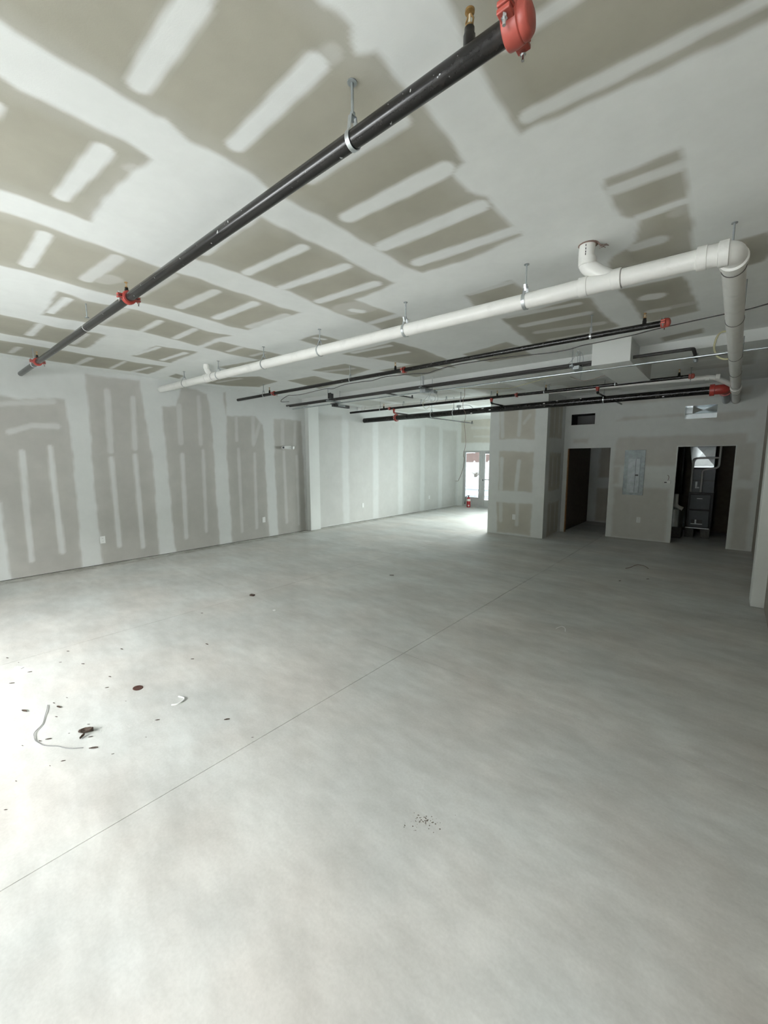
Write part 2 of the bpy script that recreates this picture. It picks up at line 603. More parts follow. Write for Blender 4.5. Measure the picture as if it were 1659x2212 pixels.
# ceiling
ceil = MB().box((XL - 0.2, FRONT_Y - 0.1, H + 0.02), (XR + 0.3, END_Y + 0.3, H + 0.2)).build('ceiling', M['plain'])
tag(ceil, 'gypsum board ceiling with unpainted joint compound bands', kind='structure')
CEIL_BARE = [
 [(-2.05,0.17),(-2.05,0.38),(-2.06,0.42),(-2.05,0.53),(-2.05,0.65),(-2.06,0.75),(-2.06,0.83),(-2.07,0.88),(-2.05,0.92),(-2.08,1.04),(-2.06,1.15),(-2.05,1.21),(-2.06,1.37),(-2.09,1.49),(-2.08,1.61),(-2.07,1.88),(-2.07,2.14),(-2.07,2.42),(-2.07,2.74),(-2.03,2.9),(-1.61,2.92),(-1.19,2.87),(-1.19,2.56),(-1.19,2.33),(-1.24,2.22),(-1.23,2.05),(-1.14,2.02),(-1.13,1.91),(-1.13,1.75),(-1.12,1.59),(-1.12,1.49),(-1.13,1.41),(-1.12,1.33),(-1.12,1.29),(-1.19,1.25),(-1.17,1.21),(-1.13,1.17),(-1.13,1.1),(-1.14,1.06),(-1.14,0.65),(-1.7,0.17)],
 [(-2.3,0.17),(-2.3,0.41),(-2.32,0.47),(-2.31,0.54),(-2.32,0.61),(-2.31,0.74),(-2.3,0.85),(-2.32,0.95),(-2.34,0.98),(-2.52,0.95),(-2.81,0.94),(-3.06,0.94),(-3.21,0.94),(-3.22,0.91),(-3.22,0.77),(-3.22,0.64),(-3.23,0.52),(-3.23,0.18)],
 [(-2.34,1.6),(-2.35,1.75),(-2.34,1.93),(-2.32,2.17),(-2.32,2.39),(-2.32,2.71),(-2.31,2.89),(-2.67,2.93),(-2.81,2.94),(-2.77,3.45),(-2.76,3.7),(-3.02,3.93),(-3.2,3.79),(-3.19,3.36),(-3.21,3.08),(-3.19,2.75),(-3.15,2.43),(-3.16,2.27),(-3.16,1.95),(-3.17,1.73),(-3.19,1.62),(-3.19,1.58)],
 [(-3.53,0.19),(-3.5,0.55),(-3.48,0.68),(-3.49,0.82),(-3.49,0.97),(-3.5,1.18),(-3.51,1.32),(-3.51,1.48),(-3.51,1.6),(-3.48,1.79),(-3.5,2.02),(-3.5,2.3),(-3.51,2.62),(-3.48,2.81),(-4.39,2.77),(-4.44,2.54),(-4.39,2.28),(-4.4,1.96),(-4.43,1.64),(-4.43,1.47),(-4.46,1.31),(-4.44,1.11),(-4.42,0.92),(-4.42,0.79),(-4.43,0.67),(-4.43,0.2)],
 [(-4.68,1.07),(-4.71,1.19),(-4.78,1.3),(-4.71,1.5),(-4.67,1.73),(-4.71,2.16),(-4.78,2.51),(-4.71,2.78),(-4.97,2.71),(-5.49,2.72),(-5.43,2.39),(-5.39,1.98),(-5.47,1.59),(-5.54,1.29),(-5.56,1.12)],
 [(-5.87,0.22),(-5.86,0.84),(-5.88,1.06),(-5.94,1.31),(-5.83,1.68),(-5.84,1.78),(-6.73,1.8),(-6.74,1.62),(-6.72,1.33),(-6.7,0.94),(-6.7,0.23)],
 [(-6.72,2.33),(-5.88,2.35),(-5.85,2.44),(-5.76,2.85),(-6.73,2.88),(-6.74,2.63)],
 [(-7.15,0.23),(-7.08,0.98),(-7.06,1.25),(-7.1,1.86),(-7.08,2.19),(-7.09,2.57),(-7.01,2.96),(-7.9,2.99),(-7.85,2.73),(-7.98,2.04),(-7.96,1.55),(-7.92,1.09),(-7.96,0.24)],
 [(-5.51,2.79),(-5.07,2.79),(-5.07,3.08),(-5.0,3.7),(-5.46,3.82),(-5.53,3.64),(-5.55,3.23),(-5.52,2.88)],
 [(-4.27,3.4),(-4.01,3.39),(-3.9,3.42),(-3.87,3.74),(-4.12,3.81),(-4.29,3.71)],
 [(-4.35,4.23),(-3.41,4.23),(-3.34,4.69),(-3.36,5.44),(-3.57,6.07),(-3.93,5.54)],
 [(-5.51,4.62),(-4.71,4.65),(-4.7,5.23),(-5.3,5.4)],
 [(-1.99,3.51),(-1.54,3.47),(-1.52,3.56),(-1.51,3.72),(-1.54,3.99),(-2.05,3.91),(-2.04,3.78)],
 [(-1.51,3.89),(-1.13,3.89),(-1.15,4.01),(-1.56,4.02)],
 [(-2.01,4.32),(-1.61,4.29),(-1.27,4.24),(-1.12,4.3),(-1.13,4.86),(-1.08,5.42),(-1.4,5.55),(-2.1,5.64),(-2.08,4.97),(-2.04,4.62)],
 [(-0.88,4.3),(-0.41,4.31),(-0.37,4.86),(-0.37,5.41),(-0.82,5.5),(-0.87,5.3),(-0.85,4.8)],
 [(-0.29,2.59),(-0.65,2.6),(-0.66,2.68),(-0.65,2.81),(-0.65,3.04),(-0.62,3.09),(-0.57,3.16),(-0.58,3.28),(-0.63,3.43),(-0.69,3.5),(-0.81,3.57),(-0.86,3.67),(-0.88,3.9),(-0.58,3.92),(-0.32,3.91),(-0.17,3.89),(0.07,3.87),(0.13,4.21),(0.06,4.41),(-0.04,4.43),(-0.23,4.08),(-0.32,3.87),(-0.33,3.7),(-0.31,3.38),(-0.31,3.2),(-0.3,3.08),(-0.29,2.8)],
 [(-0.85,1.3),(-0.86,1.37),(-0.87,1.48),(-0.87,1.6),(-0.88,1.75),(-0.89,1.91),(-0.87,2.02),(-0.8,2.02),(-0.65,2.04),(-0.52,2.05),(-0.37,2.08),(-0.24,2.09),(-0.12,2.1),(-0.02,2.1),(0.13,2.1),(0.06,1.57),(-0.86,0.93)],
 [(-0.79,6.25),(-0.36,6.12),(-0.36,6.37),(-0.79,6.5)],
 [(-7.81,3.28),(-7.46,3.27),(-7.54,3.46),(-7.9,3.53)],
 [(-6.44,3.5),(-5.88,3.57),(-5.54,3.67),(-5.5,3.97),(-6.14,3.89),(-6.5,3.76)],
 [(-7.97,4.01),(-7.09,4.01),(-6.58,4.34),(-6.73,4.84),(-7.51,4.95),(-7.84,4.52)],
 [(-3.04,5.36),(-2.31,5.17),(-2.27,5.61),(-2.32,6.08),(-2.95,6.05),(-3.06,5.81)],
 [(-4.63,5.38),(-3.87,5.38),(-3.77,6.03),(-4.5,6.26)],
 [(-6.52,4.9),(-5.8,4.97),(-5.93,5.78),(-6.75,5.9)],
]
CEIL_STRIPS = [
 (-1.94,0.78,-1.46,0.78,0.047,0.95),
 (-1.46,0.78,-1.32,0.78,0.041,0.95),
 (-1.93,1.2,-1.33,1.18,0.046,1),
 (-1.33,1.18,-1.25,1.19,0.037,0.35),
 (-1.85,1.58,-1.25,1.6,0.044,0.9),
 (-1.94,1.96,-1.26,1.99,0.062,1),
 (-2.0,2.37,-1.27,2.39,0.066,1),
 (-1.95,2.72,-1.21,2.77,0.058,1),
 (-2.45,0.8,-3.05,0.76,0.043,0.95),
 (-2.81,0.36,-2.5,0.42,0.032,0.8),
 (-2.5,0.93,-2.47,0.94,0.034,0.35),
 (-3.1,1.97,-2.44,2.01,0.046,1),
 (-3.12,2.33,-2.41,2.41,0.05,1),
 (-3.11,2.74,-2.45,2.79,0.053,1),
 (-3.03,3.11,-2.99,3.19,0.048,1),
 (-3.05,3.06,-2.88,3.11,0.156,0.3),
 (-3.15,3.52,-2.77,3.52,0.046,0.9),
 (-3.05,1.58,-2.37,1.56,0.048,0.9),
 (-3.61,0.79,-4.27,0.8,0.043,0.9),
 (-3.6,1.21,-4.23,1.17,0.049,0.7),
 (-4.14,1.26,-4.05,1.3,0.082,0.3),
 (-3.58,1.6,-4.25,1.58,0.043,0.5),
 (-3.63,1.99,-4.27,1.95,0.051,0.8),
 (-3.62,2.37,-4.28,2.34,0.052,1),
 (-3.66,2.76,-4.27,2.73,0.054,0.7),
 (-4.84,1.18,-5.41,1.16,0.037,1),
 (-4.73,1.62,-5.4,1.59,0.034,0.6),
 (-4.83,1.99,-5.41,1.99,0.035,0.9),
 (-4.82,2.36,-5.36,2.37,0.039,0.9),
 (-5.95,1.18,-6.55,1.18,0.037,0.9),
 (-5.97,1.62,-6.61,1.62,0.027,0.7),
 (-5.93,2.4,-6.61,2.35,0.029,1),
 (-5.95,2.76,-6.64,2.72,0.038,1),
 (-7.33,1.2,-7.78,1.18,0.031,0.6),
 (-7.28,1.99,-8.01,1.97,0.041,0.7),
 (-7.15,2.39,-7.85,2.41,0.027,0.8),
 (-7.27,2.79,-7.85,2.73,0.034,0.8),
 (-5.11,3.11,-5.43,3.11,0.039,0.8),
 (-5.12,3.47,-5.4,3.46,0.038,0.6),
 (-4.04,3.48,-4.0,3.59,0.038,0.9),
 (-3.57,4.34,-4.17,4.29,0.048,0.8),
 (-3.59,4.75,-4.2,4.67,0.055,0.8),
 (-4.88,4.98,-5.41,4.84,0.06,0.5),
 (-1.55,3.52,-1.93,3.52,0.038,0.8),
 (-1.26,4.4,-1.93,4.31,0.048,0.8),
 (-1.26,4.74,-1.9,4.7,0.063,0.8),
 (-1.22,5.18,-1.87,5.05,0.064,0.5),
 (-1.19,5.5,-1.85,5.47,0.061,0.5),
 (-0.71,4.66,-0.65,4.68,0.082,0.8),
 (-0.63,5.13,-0.75,5.11,0.055,0.6),
 (-0.39,5.11,-0.58,5.11,0.053,0.35),
 (-0.3,2.75,-0.62,2.74,0.054,0.8),
 (-0.31,3.12,-0.56,3.14,0.043,0.9),
 (-0.64,3.54,-0.51,3.54,0.064,0.7),
 (-0.37,3.23,-0.33,3.22,0.054,0.3),
 (-0.75,1.57,-0.43,1.57,0.032,0.75),
 (-0.8,1.94,-0.77,1.94,0.045,0.85),
 (-0.77,1.94,-0.45,1.97,0.042,0.85),
 (-0.45,1.97,-0.23,1.98,0.039,0.85),
 (-0.23,1.98,-0.03,1.99,0.035,0.85),
 (-6.34,3.67,-5.91,3.74,0.033,0.5),
 (-7.68,4.14,-7.02,4.24,0.044,0.5),
 (-2.28,5.48,-2.88,5.6,0.052,0.5),
 (-0.45,6.16,-0.68,6.17,0.044,0.4),
]
LEFT_BARE = [
 [(0.6,2.69),(1.07,2.73),(1.27,2.7),(1.66,2.74),(1.83,2.75),(1.84,2.59),(1.87,1.83),(1.86,0.96),(1.84,0.02),(1.85,-0.07),(0.94,-0.07),(0.95,0.0),(0.93,1.16),(0.51,1.75)],
 [(2.12,3.19),(2.12,1.83),(2.11,0.67),(2.12,0.02),(2.11,-0.08),(3.06,-0.1),(3.07,0.03),(3.07,0.84),(3.06,1.83),(3.01,2.48),(2.94,3.19)],
 [(3.28,2.78),(3.31,1.42),(3.35,0.03),(3.35,-0.06),(4.27,-0.08),(4.27,0.01),(4.25,0.89),(4.26,1.83),(4.23,2.5),(4.18,3.12),(3.93,3.17),(3.66,3.17),(3.54,2.8)],
 [(4.5,3.18),(4.55,2.71),(4.52,1.83),(4.54,1.04),(4.54,0.02),(4.55,-0.07),(5.5,-0.06),(5.5,0.05),(5.46,1.56),(5.45,2.58),(5.25,2.75),(4.57,2.72),(4.57,3.19)],
 [(5.71,2.74),(5.71,1.56),(5.73,0.02),(5.72,-0.07),(6.61,-0.05),(6.6,0.01),(6.54,2.64),(6.53,2.75)],
]
LEFT_STRIPS = [
 (1.24,1.91,1.22,1.13,0.037,0.8),
 (1.22,1.13,1.21,0.25,0.038,0.8),
 (1.58,1.99,1.58,1.36,0.038,0.85),
 (1.58,1.36,1.6,0.32,0.039,0.85),
 (0.77,2.53,1.06,2.6,0.037,0.5),
 (1.06,2.6,1.67,2.7,0.04,0.5),
 (1.12,2.2,1.38,2.31,0.038,0.6),
 (1.38,2.31,1.69,2.32,0.042,0.6),
 (2.42,2.95,2.4,1.94,0.048,0.6),
 (2.81,2.87,2.78,2.0,0.041,0.6),
 (2.4,1.82,2.41,0.29,0.039,0.8),
 (2.77,1.87,2.79,0.21,0.039,0.8),
 (3.6,2.81,3.59,2.12,0.048,0.5),
 (3.99,3.03,3.98,2.11,0.042,0.5),
 (3.6,1.89,3.58,0.27,0.041,0.7),
 (4.02,1.98,3.99,0.33,0.034,0.6),
 (4.78,2.7,4.77,2.21,0.037,0.5),
 (5.19,2.73,5.17,2.15,0.04,0.5),
 (4.8,2.02,4.8,0.22,0.034,0.5),
 (5.19,1.93,5.17,0.26,0.036,0.5),
 (5.38,2.67,5.17,2.13,0.039,0.4),
 (5.97,2.68,5.95,2.15,0.046,0.4),
 (6.34,2.68,6.3,2.16,0.041,0.4),
 (5.98,1.98,6.0,0.29,0.04,0.5),
 (6.36,1.88,6.37,0.2,0.036,0.4),
]
BOX_BARE = [
 [(-4.26,2.96),(-3.42,2.93),(-3.41,2.23),(-4.25,2.26)],
 [(-4.25,2.0),(-3.4,1.96),(-3.41,1.03),(-4.24,1.05)],
 [(-4.27,0.77),(-3.4,0.78),(-3.42,0.03),(-4.23,0.04)],
]
BOX_STRIPS = [
 (-4.2,2.91,-4.17,2.33,0.045,0.7),
 (-3.76,2.9,-3.78,2.34,0.044,0.7),
 (-4.17,1.8,-4.17,1.07,0.047,0.8),
 (-3.75,1.74,-3.8,1.04,0.044,0.8),
 (-4.16,0.74,-4.15,0.33,0.047,0.6),
 (-3.75,0.76,-3.75,0.27,0.044,0.6),
 (-3.54,2.77,-3.67,2.6,0.033,0.5),
]
END_BARE = [
 [(-8.06,3.43),(-6.8,3.43),(-6.77,2.4),(-8.04,2.43)],
]
END_STRIPS = [
 (-7.58,2.99,-6.83,2.95,0.051,0.5),
 (-7.49,2.66,-6.82,2.63,0.042,0.5),
]

cx = [XL, -7.0, -5.79, -4.57, -3.35, -2.13, -0.92, XR + 0.05]
cyy = [FRONT_Y, 2.2, 4.4, 6.56]
far_bare = [[(x + 0.16, y), (x + 1.0, y), (x + 1.0, y + 1.6), (x + 0.16, y + 1.6)] for x, y in ((-8.0, 7.1), (-6.95, 7.25), (-5.7, 7.15), (-4.5, 7.3), (-3.3, 7.2), (-2.9, 8.6), (-0.85, 7.3), (-8.1, 9.6), (-6.9, 9.9), (-5.7, 9.7))]
far_strips = [(p[0][0] + 0.1, p[0][1] + q, p[1][0] - 0.1, p[0][1] + q, 0.045, 0.7) for p in far_bare for q in (0.35, 0.8, 1.2)]
for i in range(len(cx) - 1):
    for j in range(3):
        board('drywall_panel', ceil, M['ceil'], lambda u, v: (u, v, np.full_like(u, H)), cx[i], cx[i + 1], cyy[j], cyy[j + 1],
              0.015 if (cx[i] > -4.6 and j == 0) else 0.022, CEIL_BARE, CEIL_STRIPS, feather=0.05)
    board('drywall_panel', ceil, M['ceil'], lambda u, v: (u, v, np.full_like(u, H)), cx[i], cx[i + 1], 6.9, 10.6, 0.06, far_bare, far_strips, feather=0.08, low=0.55)
    board('drywall_panel', ceil, M['ceil'], lambda u, v: (u, v, np.full_like(u, H)), cx[i], cx[i + 1], 10.6, END_Y, 0.12, [], [], feather=0.08)

# left wall
wl = MB().box((XL - 0.2, FRONT_Y - 0.1, -0.1), (XL - 0.02, END_Y + 0.3, H + 0.02)).build('wall_left', M['plain'])
tag(wl, 'long grey drywall partition with vertical taped joints', kind='structure')
ly = [FRONT_Y, 0.72, 1.935, 3.16, 4.375, 5.6, 6.8]
for i in range(len(ly) - 1):
    board('drywall_panel', wl, M['wall'], lambda u, v: (np.full_like(u, XL), u, v), ly[i], ly[i + 1], 0.008, H, 0.025, LEFT_BARE, LEFT_STRIPS, feather=0.05)
by = [6.8, 8.03, 9.294, 10.51, 11.75, 12.906, END_Y]
fb, fs_ = [], []
for i in range(6):
    a, b = by[i] + (0.1 if i else 0.22), by[i + 1] - 0.11
    fb.append([(a, 0.0), (b, 0.0), (b, 2.9 if i % 2 else 2.99), (a, 2.9 if i % 2 else 2.99)])
    for t in (0.36, 0.70):
        yy = a + (b - a) * t
        fs_ += [(yy, 0.3, yy + 0.01, 1.95, 0.035, 0.5), (yy, 2.12, yy, 2.75, 0.035, 0.42)]
for i in range(6):
    board('drywall_panel', wl, M['wall'], lambda u, v: (np.full_like(u, XL), u, v), by[i], by[i + 1], 0.008, H, 0.035, fb, fs_, feather=0.10, low=0.6)
bs = MB().box((XL - 0.03, FRONT_Y, 0.0), (XL - 0.012, END_Y, 0.02)).build('shadow_gap', M['sub'], wl)

# column and dropped beam
col = MB().box((XL - 0.02, 6.64, 0.004), (-8.03, 6.97, H + 0.01)).build('column', M['plain'], None, bevel=0.004)
tag(col, 'plain white drywalled column standing against the left wall', kind='structure')
beam = MB().box((XL - 0.02, 6.56, 3.135), (XR + 0.1, 6.97, H + 0.015)).build('beam', M['plain'], None, bevel=0.004)
tag(beam, 'shallow drywalled beam dropping below the ceiling', kind='structure')
sof = MB().box((-1.495, 5.97, 2.985), (-1.055, 7.62, H + 0.01)).build('duct_soffit', M['plain'], None, bevel=0.004)
tag(sof, 'white drywall boxing dropping from the ceiling under the beam', kind='structure')

# right wall + pilaster
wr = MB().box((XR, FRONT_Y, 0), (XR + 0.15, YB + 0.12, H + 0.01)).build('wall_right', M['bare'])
tag(wr, 'plain drywall on the right beside the camera', kind='structure')
pil = MB().box((0.31, 6.51, 0.004), (XR + 0.01, 6.86, H + 0.005)).build('pilaster', M['plain'], None, bevel=0.005)
tag(pil, 'white drywalled pilaster at the right edge', kind='structure')

# chase (front face, right face, left face)
BW = MB()
BW.box((BX0 + 0.012, BOXY + 0.012, 0), (BX1 - 0.012, YB + 0.12, H))
bxw = BW.build('wall_chase', M['plain'])
tag(bxw, 'boxed drywall chase standing out from the back wall', kind='structure')
for z0, z1 in ((0.006, 0.93), (0.93, 2.14), (2.14, H)):
    board('drywall_panel', bxw, M['boxw'], lambda u, v: (u, np.full_like(u, BOXY), v), BX0, BX1, z0, z1, 0.02, BOX_BARE, BOX_STRIPS, feather=0.05)
    sb = [[(9.44, 2.27), (10.3, 2.27), (10.3, 3.05), (9.44, 3.05)], [(9.52, 1.06), (10.33, 1.06), (10.33, 1.95), (9.52, 1.95)], [(9.55, 0.0), (10.33, 0.0), (10.33, 0.79), (9.55, 0.79)]]
    ss = [(yy, zz, yy, zz + 0.6, 0.035, 0.55) for yy in (9.75, 10.08) for zz in (0.12, 1.2, 2.4)]
    board('drywall_panel', bxw, M['boxw'], lambda u, v: (np.full_like(u, BX1), u, v), BOXY, YB, z0, z1, 0.03, sb, ss, feather=0.05)
MBx = MB().box((BX0, BOXY + 0.0015, 0), (BX0 + 0.013, YB + 0.12, H)).build('side_face', M['plain'], bxw)

# back wall with two openings and two duct holes
D1 = (-3.065, -2.11, 0.0, 2.06)
D2 = (-0.885, 0.055, 0.0, 2.05)
V1 = (-3.005, -2.49, 2.585, 2.845)
V2 = (-0.806, -0.29, 2.597, 2.855)
holes = [D1, D2, V1, V2]
bb = [[(-2.05, 1.63), (0.2, 1.63), (0.2, 2.28), (-2.0, 2.28), (-2.05, 2.1)], [(-2.02, 0.0), (-0.95, 0.0), (-0.95, 1.17), (-2.02, 1.17)], [(0.1, 0.0), (0.36, 0.0), (0.36, 1.22), (0.1, 1.22)],
      [(-2.1, 2.62), (-0.9, 2.66), (-0.25, 2.5), (0.3, 2.55), (0.3, 2.7), (-1.9, 2.72)], [(-2.95, 2.15), (-2.6, 2.15), (-2.6, 2.28), (-2.95, 2.28)],
      [(-2.0, 2.98), (0.2, 2.98), (0.2, 3.15), (-2.0, 3.15)], [(0.1, 1.36), (0.34, 1.36), (0.34, 2.1), (0.1, 2.1)], [(-2.05, 1.22), (-1.9, 1.22), (-1.9, 1.62), (-2.05, 1.62)]]
bstr = [(-1.65, 0.15, -1.65, 0.85, 0.04, 0.3), (-1.25, 1.75, -1.25, 2.2, 0.04, 0.3)]


def shell_with_holes(mb, x0, x1, y0, y1, z0, z1, hs):
    """a solid wall slab made of boxes around its openings"""
    xs = sorted({x0, x1, *[h[0] for h in hs], *[h[1] for h in hs]})
    for a, b in zip(xs[:-1], xs[1:]):
        c = (a + b) / 2
        cuts = sorted([(h[2], h[3]) for h in hs if h[0] < c < h[1]])
        z = z0
        for p, q in cuts:
            if p > z + 1e-6: mb.box((a, y0, z), (b, y1, p))
            z = max(z, q)
        if z < z1 - 1e-6: mb.box((a, y0, z), (b, y1, z1))
    return mb


wb = shell_with_holes(MB(), BX1 - 0.05, XR + 0.05, YB + 0.004, YB + 0.12, 0.0, H, holes).build('wall_back', M['plain'])
tag(wb, 'dim drywall back wall with two door openings', kind='structure')
for z0, z1 in ((0.006, 1.24), (1.24, 2.46), (2.46, H)):
    for x0, x1 in ((BX1, -1.9), (-1.9, XR)):
        board('drywall_panel', wb, M['back'], lambda u, v: (u, np.full_like(u, YB), v), x0, x1, z0, z1, 0.03, bb, bstr, holes=holes, feather=0.07, low=0.25)
j = MB()
for (a, b, z0, z1) in (D1, D2):
    j.box((a - 0.004, YB - 0.003, 0), (a + 0.012, YB + 0.13, z1)).box((b - 0.012, YB - 0.003, 0), (b + 0.004, YB + 0.13, z1)).box((a, YB - 0.003, z1 - 0.012), (b, YB + 0.13, z1 + 0.004))
tag(j.build('trim_1', M['plain']), 'raw drywall returns lining both door openings', kind='structure')
tag(MB().box((D1[0] + 0.012, YB + 0.02, 0), (D1[0] + 0.03, YB + 0.1, 2.04)).build('trim_2', M['wood']), 'raw brown stud edge inside the left door opening', kind='structure')

# closet behind the first opening
M['shade'] = simple('shaded_paper', (0.13, 0.115, 0.09), 0.9)  # board paper darkened, room shade put into the colour
cl = MB()
cl.box((-3.20, YB + 0.12, 0), (-3.10, 12.97, H)).box((-1.72, YB + 0.12, 0), (-1.60, 12.95, H)).box((-3.22, 12.85, 0), (-1.6, 12.97, H))
tag(MB().box((-3.30, YB + 0.10, 0), (-3.20, END_Y + 0.1, H)).build('wall_rear_side', M['plain']), 'drywall return beside the far storefront', kind='structure')
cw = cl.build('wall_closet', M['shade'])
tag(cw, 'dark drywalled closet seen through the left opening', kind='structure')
cbare = [[(-2.86, 1.27), (-1.9, 1.27), (-1.9, 2.15), (-2.86, 2.15)], [(-2.9, 0.0), (-1.9, 0.0), (-1.9, 1.0), (-2.9, 1.0)], [(-2.86, 2.4), (-1.9, 2.4), (-1.9, 3.0), (-2.86, 3.0)]]
board('drywall_panel', cw, M['boxw'], lambda u, v: (u, np.full_like(u, 12.84), v), -3.1, -1.72, 0.006, 1.2, 0.05, cbare, [(-2.5, 0.1, -2.5, 0.8, 0.04, 0.6)], feather=0.05)
board('drywall_panel', cw, M['boxw'], lambda u, v: (u, np.full_like(u, 12.84), v), -3.1, -1.72, 1.2, H, 0.05, cbare, [(-2.55, 1.4, -2.55, 2.0, 0.04, 0.6)], feather=0.05)
# furnace room
fr = MB()
fr.box((-1.42, YB + 0.12, 0), (-1.30, 12.9, H)).box((0.34, YB + 0.12, 0), (0.46, 12.9, H)).box((-1.42, 12.8, 0), (0.46, 12.92, H))
tag(fr.build('wall_furnace_room', M['shade']), 'walls of the furnace room, coloured dark for shade', kind='structure')

# end wall with storefront glazing
GX0, GX1, GZ1, GZ2 = -7.93, -3.32, 2.13, 3.10
GXM = -6.16
we = shell_with_holes(MB(), XL - 0.05, -3.1, END_Y + 0.004, END_Y + 0.16, 0.0, H, [(GX0, GXM, 0.0, GZ1), (GXM, GX1, 0.0, GZ2)]).build('wall_end', M['plain'])
tag(we, 'far end wall above the glazed storefront', kind='structure')
for z0, z1 in ((0.006, 2.13), (2.13, H)):
    board('drywall_panel', we, M['boxw'], lambda u, v: (u, np.full_like(u, END_Y), v), XL, -3.22, z0, z1, 0.03, END_BARE, END_STRIPS, holes=[(GX0, GXM, -1, GZ1), (GXM, GX1, -1, GZ2)], feather=0.06, low=0.15)
# sidelight window
def frame_rect(mb, x0, x1, z0, z1, w, y0, y1, bottom=None, top=None):
    bt = w if bottom is None else bottom
    tp = w if top is None else top
    mb.box((x0, y0, z0), (x0 + w, y1, z1)).box((x1 - w, y0, z0), (x1, y1, z1))
    mb.box((x0 + w, y0, z0), (x1 - w, y1, z0 + bt)).box((x0 + w, y0, z1 - tp), (x1 - w, y1, z1))
    return mb

yf = END_Y + 0.03
w1 = thing('window_1', 'narrow aluminum sidelight left of the glass door', None, (-7.52, yf, 0))
w1['kind'] = 'structure'
frame_rect(MB(), GX0, -7.17, 0.0, GZ1, 0.06, yf - 0.03, yf + 0.08, 0.09, 0.03).build('window_frame', M['aluminum'], w1, bevel=0.003)
frame_rect(MB(), -7.87, -7.23, 0.09, 2.10, 0.035, yf - 0.01, yf + 0.05, 0.27).build('window_sash', M['aluminum'], w1, bevel=0.003)
MB().box((-7.84, yf + 0.018, 0.35), (-7.26, yf + 0.026, 2.07)).build('pane', M['glasstint'], w1)
d1 = thing('door_1', 'glass and aluminum storefront door at the far end', None, (-6.66, yf, 0))
d1['kind'] = 'structure'
frame_rect(MB(), -7.165, -6.16, 0.0, GZ1, 0.045, yf - 0.03, yf + 0.08, 0.012, 0.05).build('door_frame', M['aluminum'], d1, bevel=0.003)
frame_rect(MB(), -7.121, -6.204, 0.011, 2.082, 0.10, yf - 0.01, yf + 0.045, 0.28, 0.08).build('door_leaf', M['aluminum'], d1, bevel=0.006)
MB().box((-7.02, yf + 0.012, 0.30), (-6.30, yf + 0.02, 1.99)).build('pane', M['glasstint'], d1)
MB().box((-7.05, yf - 0.02, 1.03), (-6.27, yf - 0.005, 1.065)).build('push_bar', M['aluminum'], d1)
MB().box((-6.98, yf - 0.06, 2.005), (-6.72, yf - 0.012, 2.045)).build('door_closer', M['galvdull'], d1)
MB().box((-7.1, yf - 0.025, 1.0), (-7.07, yf - 0.012, 1.06)).build('lock', M['dark'], d1)
w2 = thing('window_2', 'wide storefront glazing beside the far door', None, (-5.4, yf, 0))
w2['kind'] = 'structure'
frame_rect(MB(), -6.155, GX1, 0.0, GZ2, 0.05, yf - 0.03, yf + 0.08, 0.1).build('window_frame', M['aluminum'], w2)
MB().box((-6.11, yf + 0.018, 0.1), (GX1 - 0.04, yf + 0.026, 3.06)).build('pane', M['glass'], w2)

# window wall behind the camera
wf = shell_with_holes(MB(), XL - 0.1, XR + 0.15, FRONT_Y - 0.18, FRONT_Y, -0.02, H + 0.02, [(FX0, FX1, FZ0, FZ1)])
wf.box((FX1 + 0.02, FRONT_Y, 0), (XR + 0.02, -0.42, H)).box((-2.55, FRONT_Y - 0.15, 0.1), (-1.25, FRONT_Y + 0.02, 2.9))  # unseen return and pier added to shade parts of the near floor
tag(wf.build('wall_front', M['plain']), 'storefront wall behind the viewpoint with added shading piers', kind='structure')
w3 = thing('window_3', 'tall storefront bays behind the viewpoint', None, (-4, FRONT_Y, 0))
w3['kind'] = 'structure'
mb = MB()
for k in range(6):
    x = FX0 + (FX1 - FX0) * k / 5
    mb.box((x - 0.03, FRONT_Y - 0.12, FZ0), (x + 0.03, FRONT_Y - 0.02, FZ1))
mb.build('mullions', M['aluminum'], w3)

# ------------------------------------------------------------------ outdoors
sn = MB().box((-90, END_Y + 0.25, -0.3), (60, 90, -0.04)).box((-60, -60, -0.3), (50, FRONT_Y - 0.25, -0.04)).build('ground_snow', M['snow'])
tag(sn, 'snow covered ground outside the storefront', kind='structure')
for (a, b) in ((17.5, 19.2), (21.5, 23.8), (25.2, 26.4)):
    mb = MB()
    xs = [-45 + 1.5 * k for k in range(50)]
    vs = [(x, a + 0.35 * math.sin(x * 0.9) + 0.2 * math.sin(x * 2.3), -0.035) for x in xs] + [(x, b + 0.3 * math.sin(x * 0.7 + 1), -0.035) for x in xs]
    n = len(xs)
    mb.add(vs, [(k, k + 1, n + k + 1, n + k) for k in range(n - 1)])
    tag(mb.build('road', M['slush']), 'wet grey tyre track across the snowy street', kind='structure')
nb = MB()
for x0, x1, hh in ((-60, -32, 9.0), (-31, -8, 10.5), (-7, 12, 8.5), (14, 45, 10)):
    nb.box((x0, -34, -0.1), (x1, -22, hh))
tag(nb.build('wall_sky_blocker', M['block']), 'unseen dark masonry block added to hide low sky behind the viewpoint', kind='structure')  # unseen row added to block low sky and darken the deep end
tag(MB().box((XL - 4, FRONT_Y - 4.2, -0.045), (XR + 6, FRONT_Y - 0.2, -0.02)).build('bounce_damper', M['walk']), 'unseen dark paving added to cut bounce behind the viewpoint', kind='structure')  # unseen paving added to weaken light bounced up to the ceiling
can = MB().box((XL - 1, FRONT_Y - 1.9, 2.85), (XR + 3, FRONT_Y - 0.18, 3.2)).build('shade_canopy', M['galvdull'])
tag(can, 'unseen overhang added to shade the storefront behind the viewpoint', kind='structure')  # unseen overhang added to cut steep daylight on the near floor
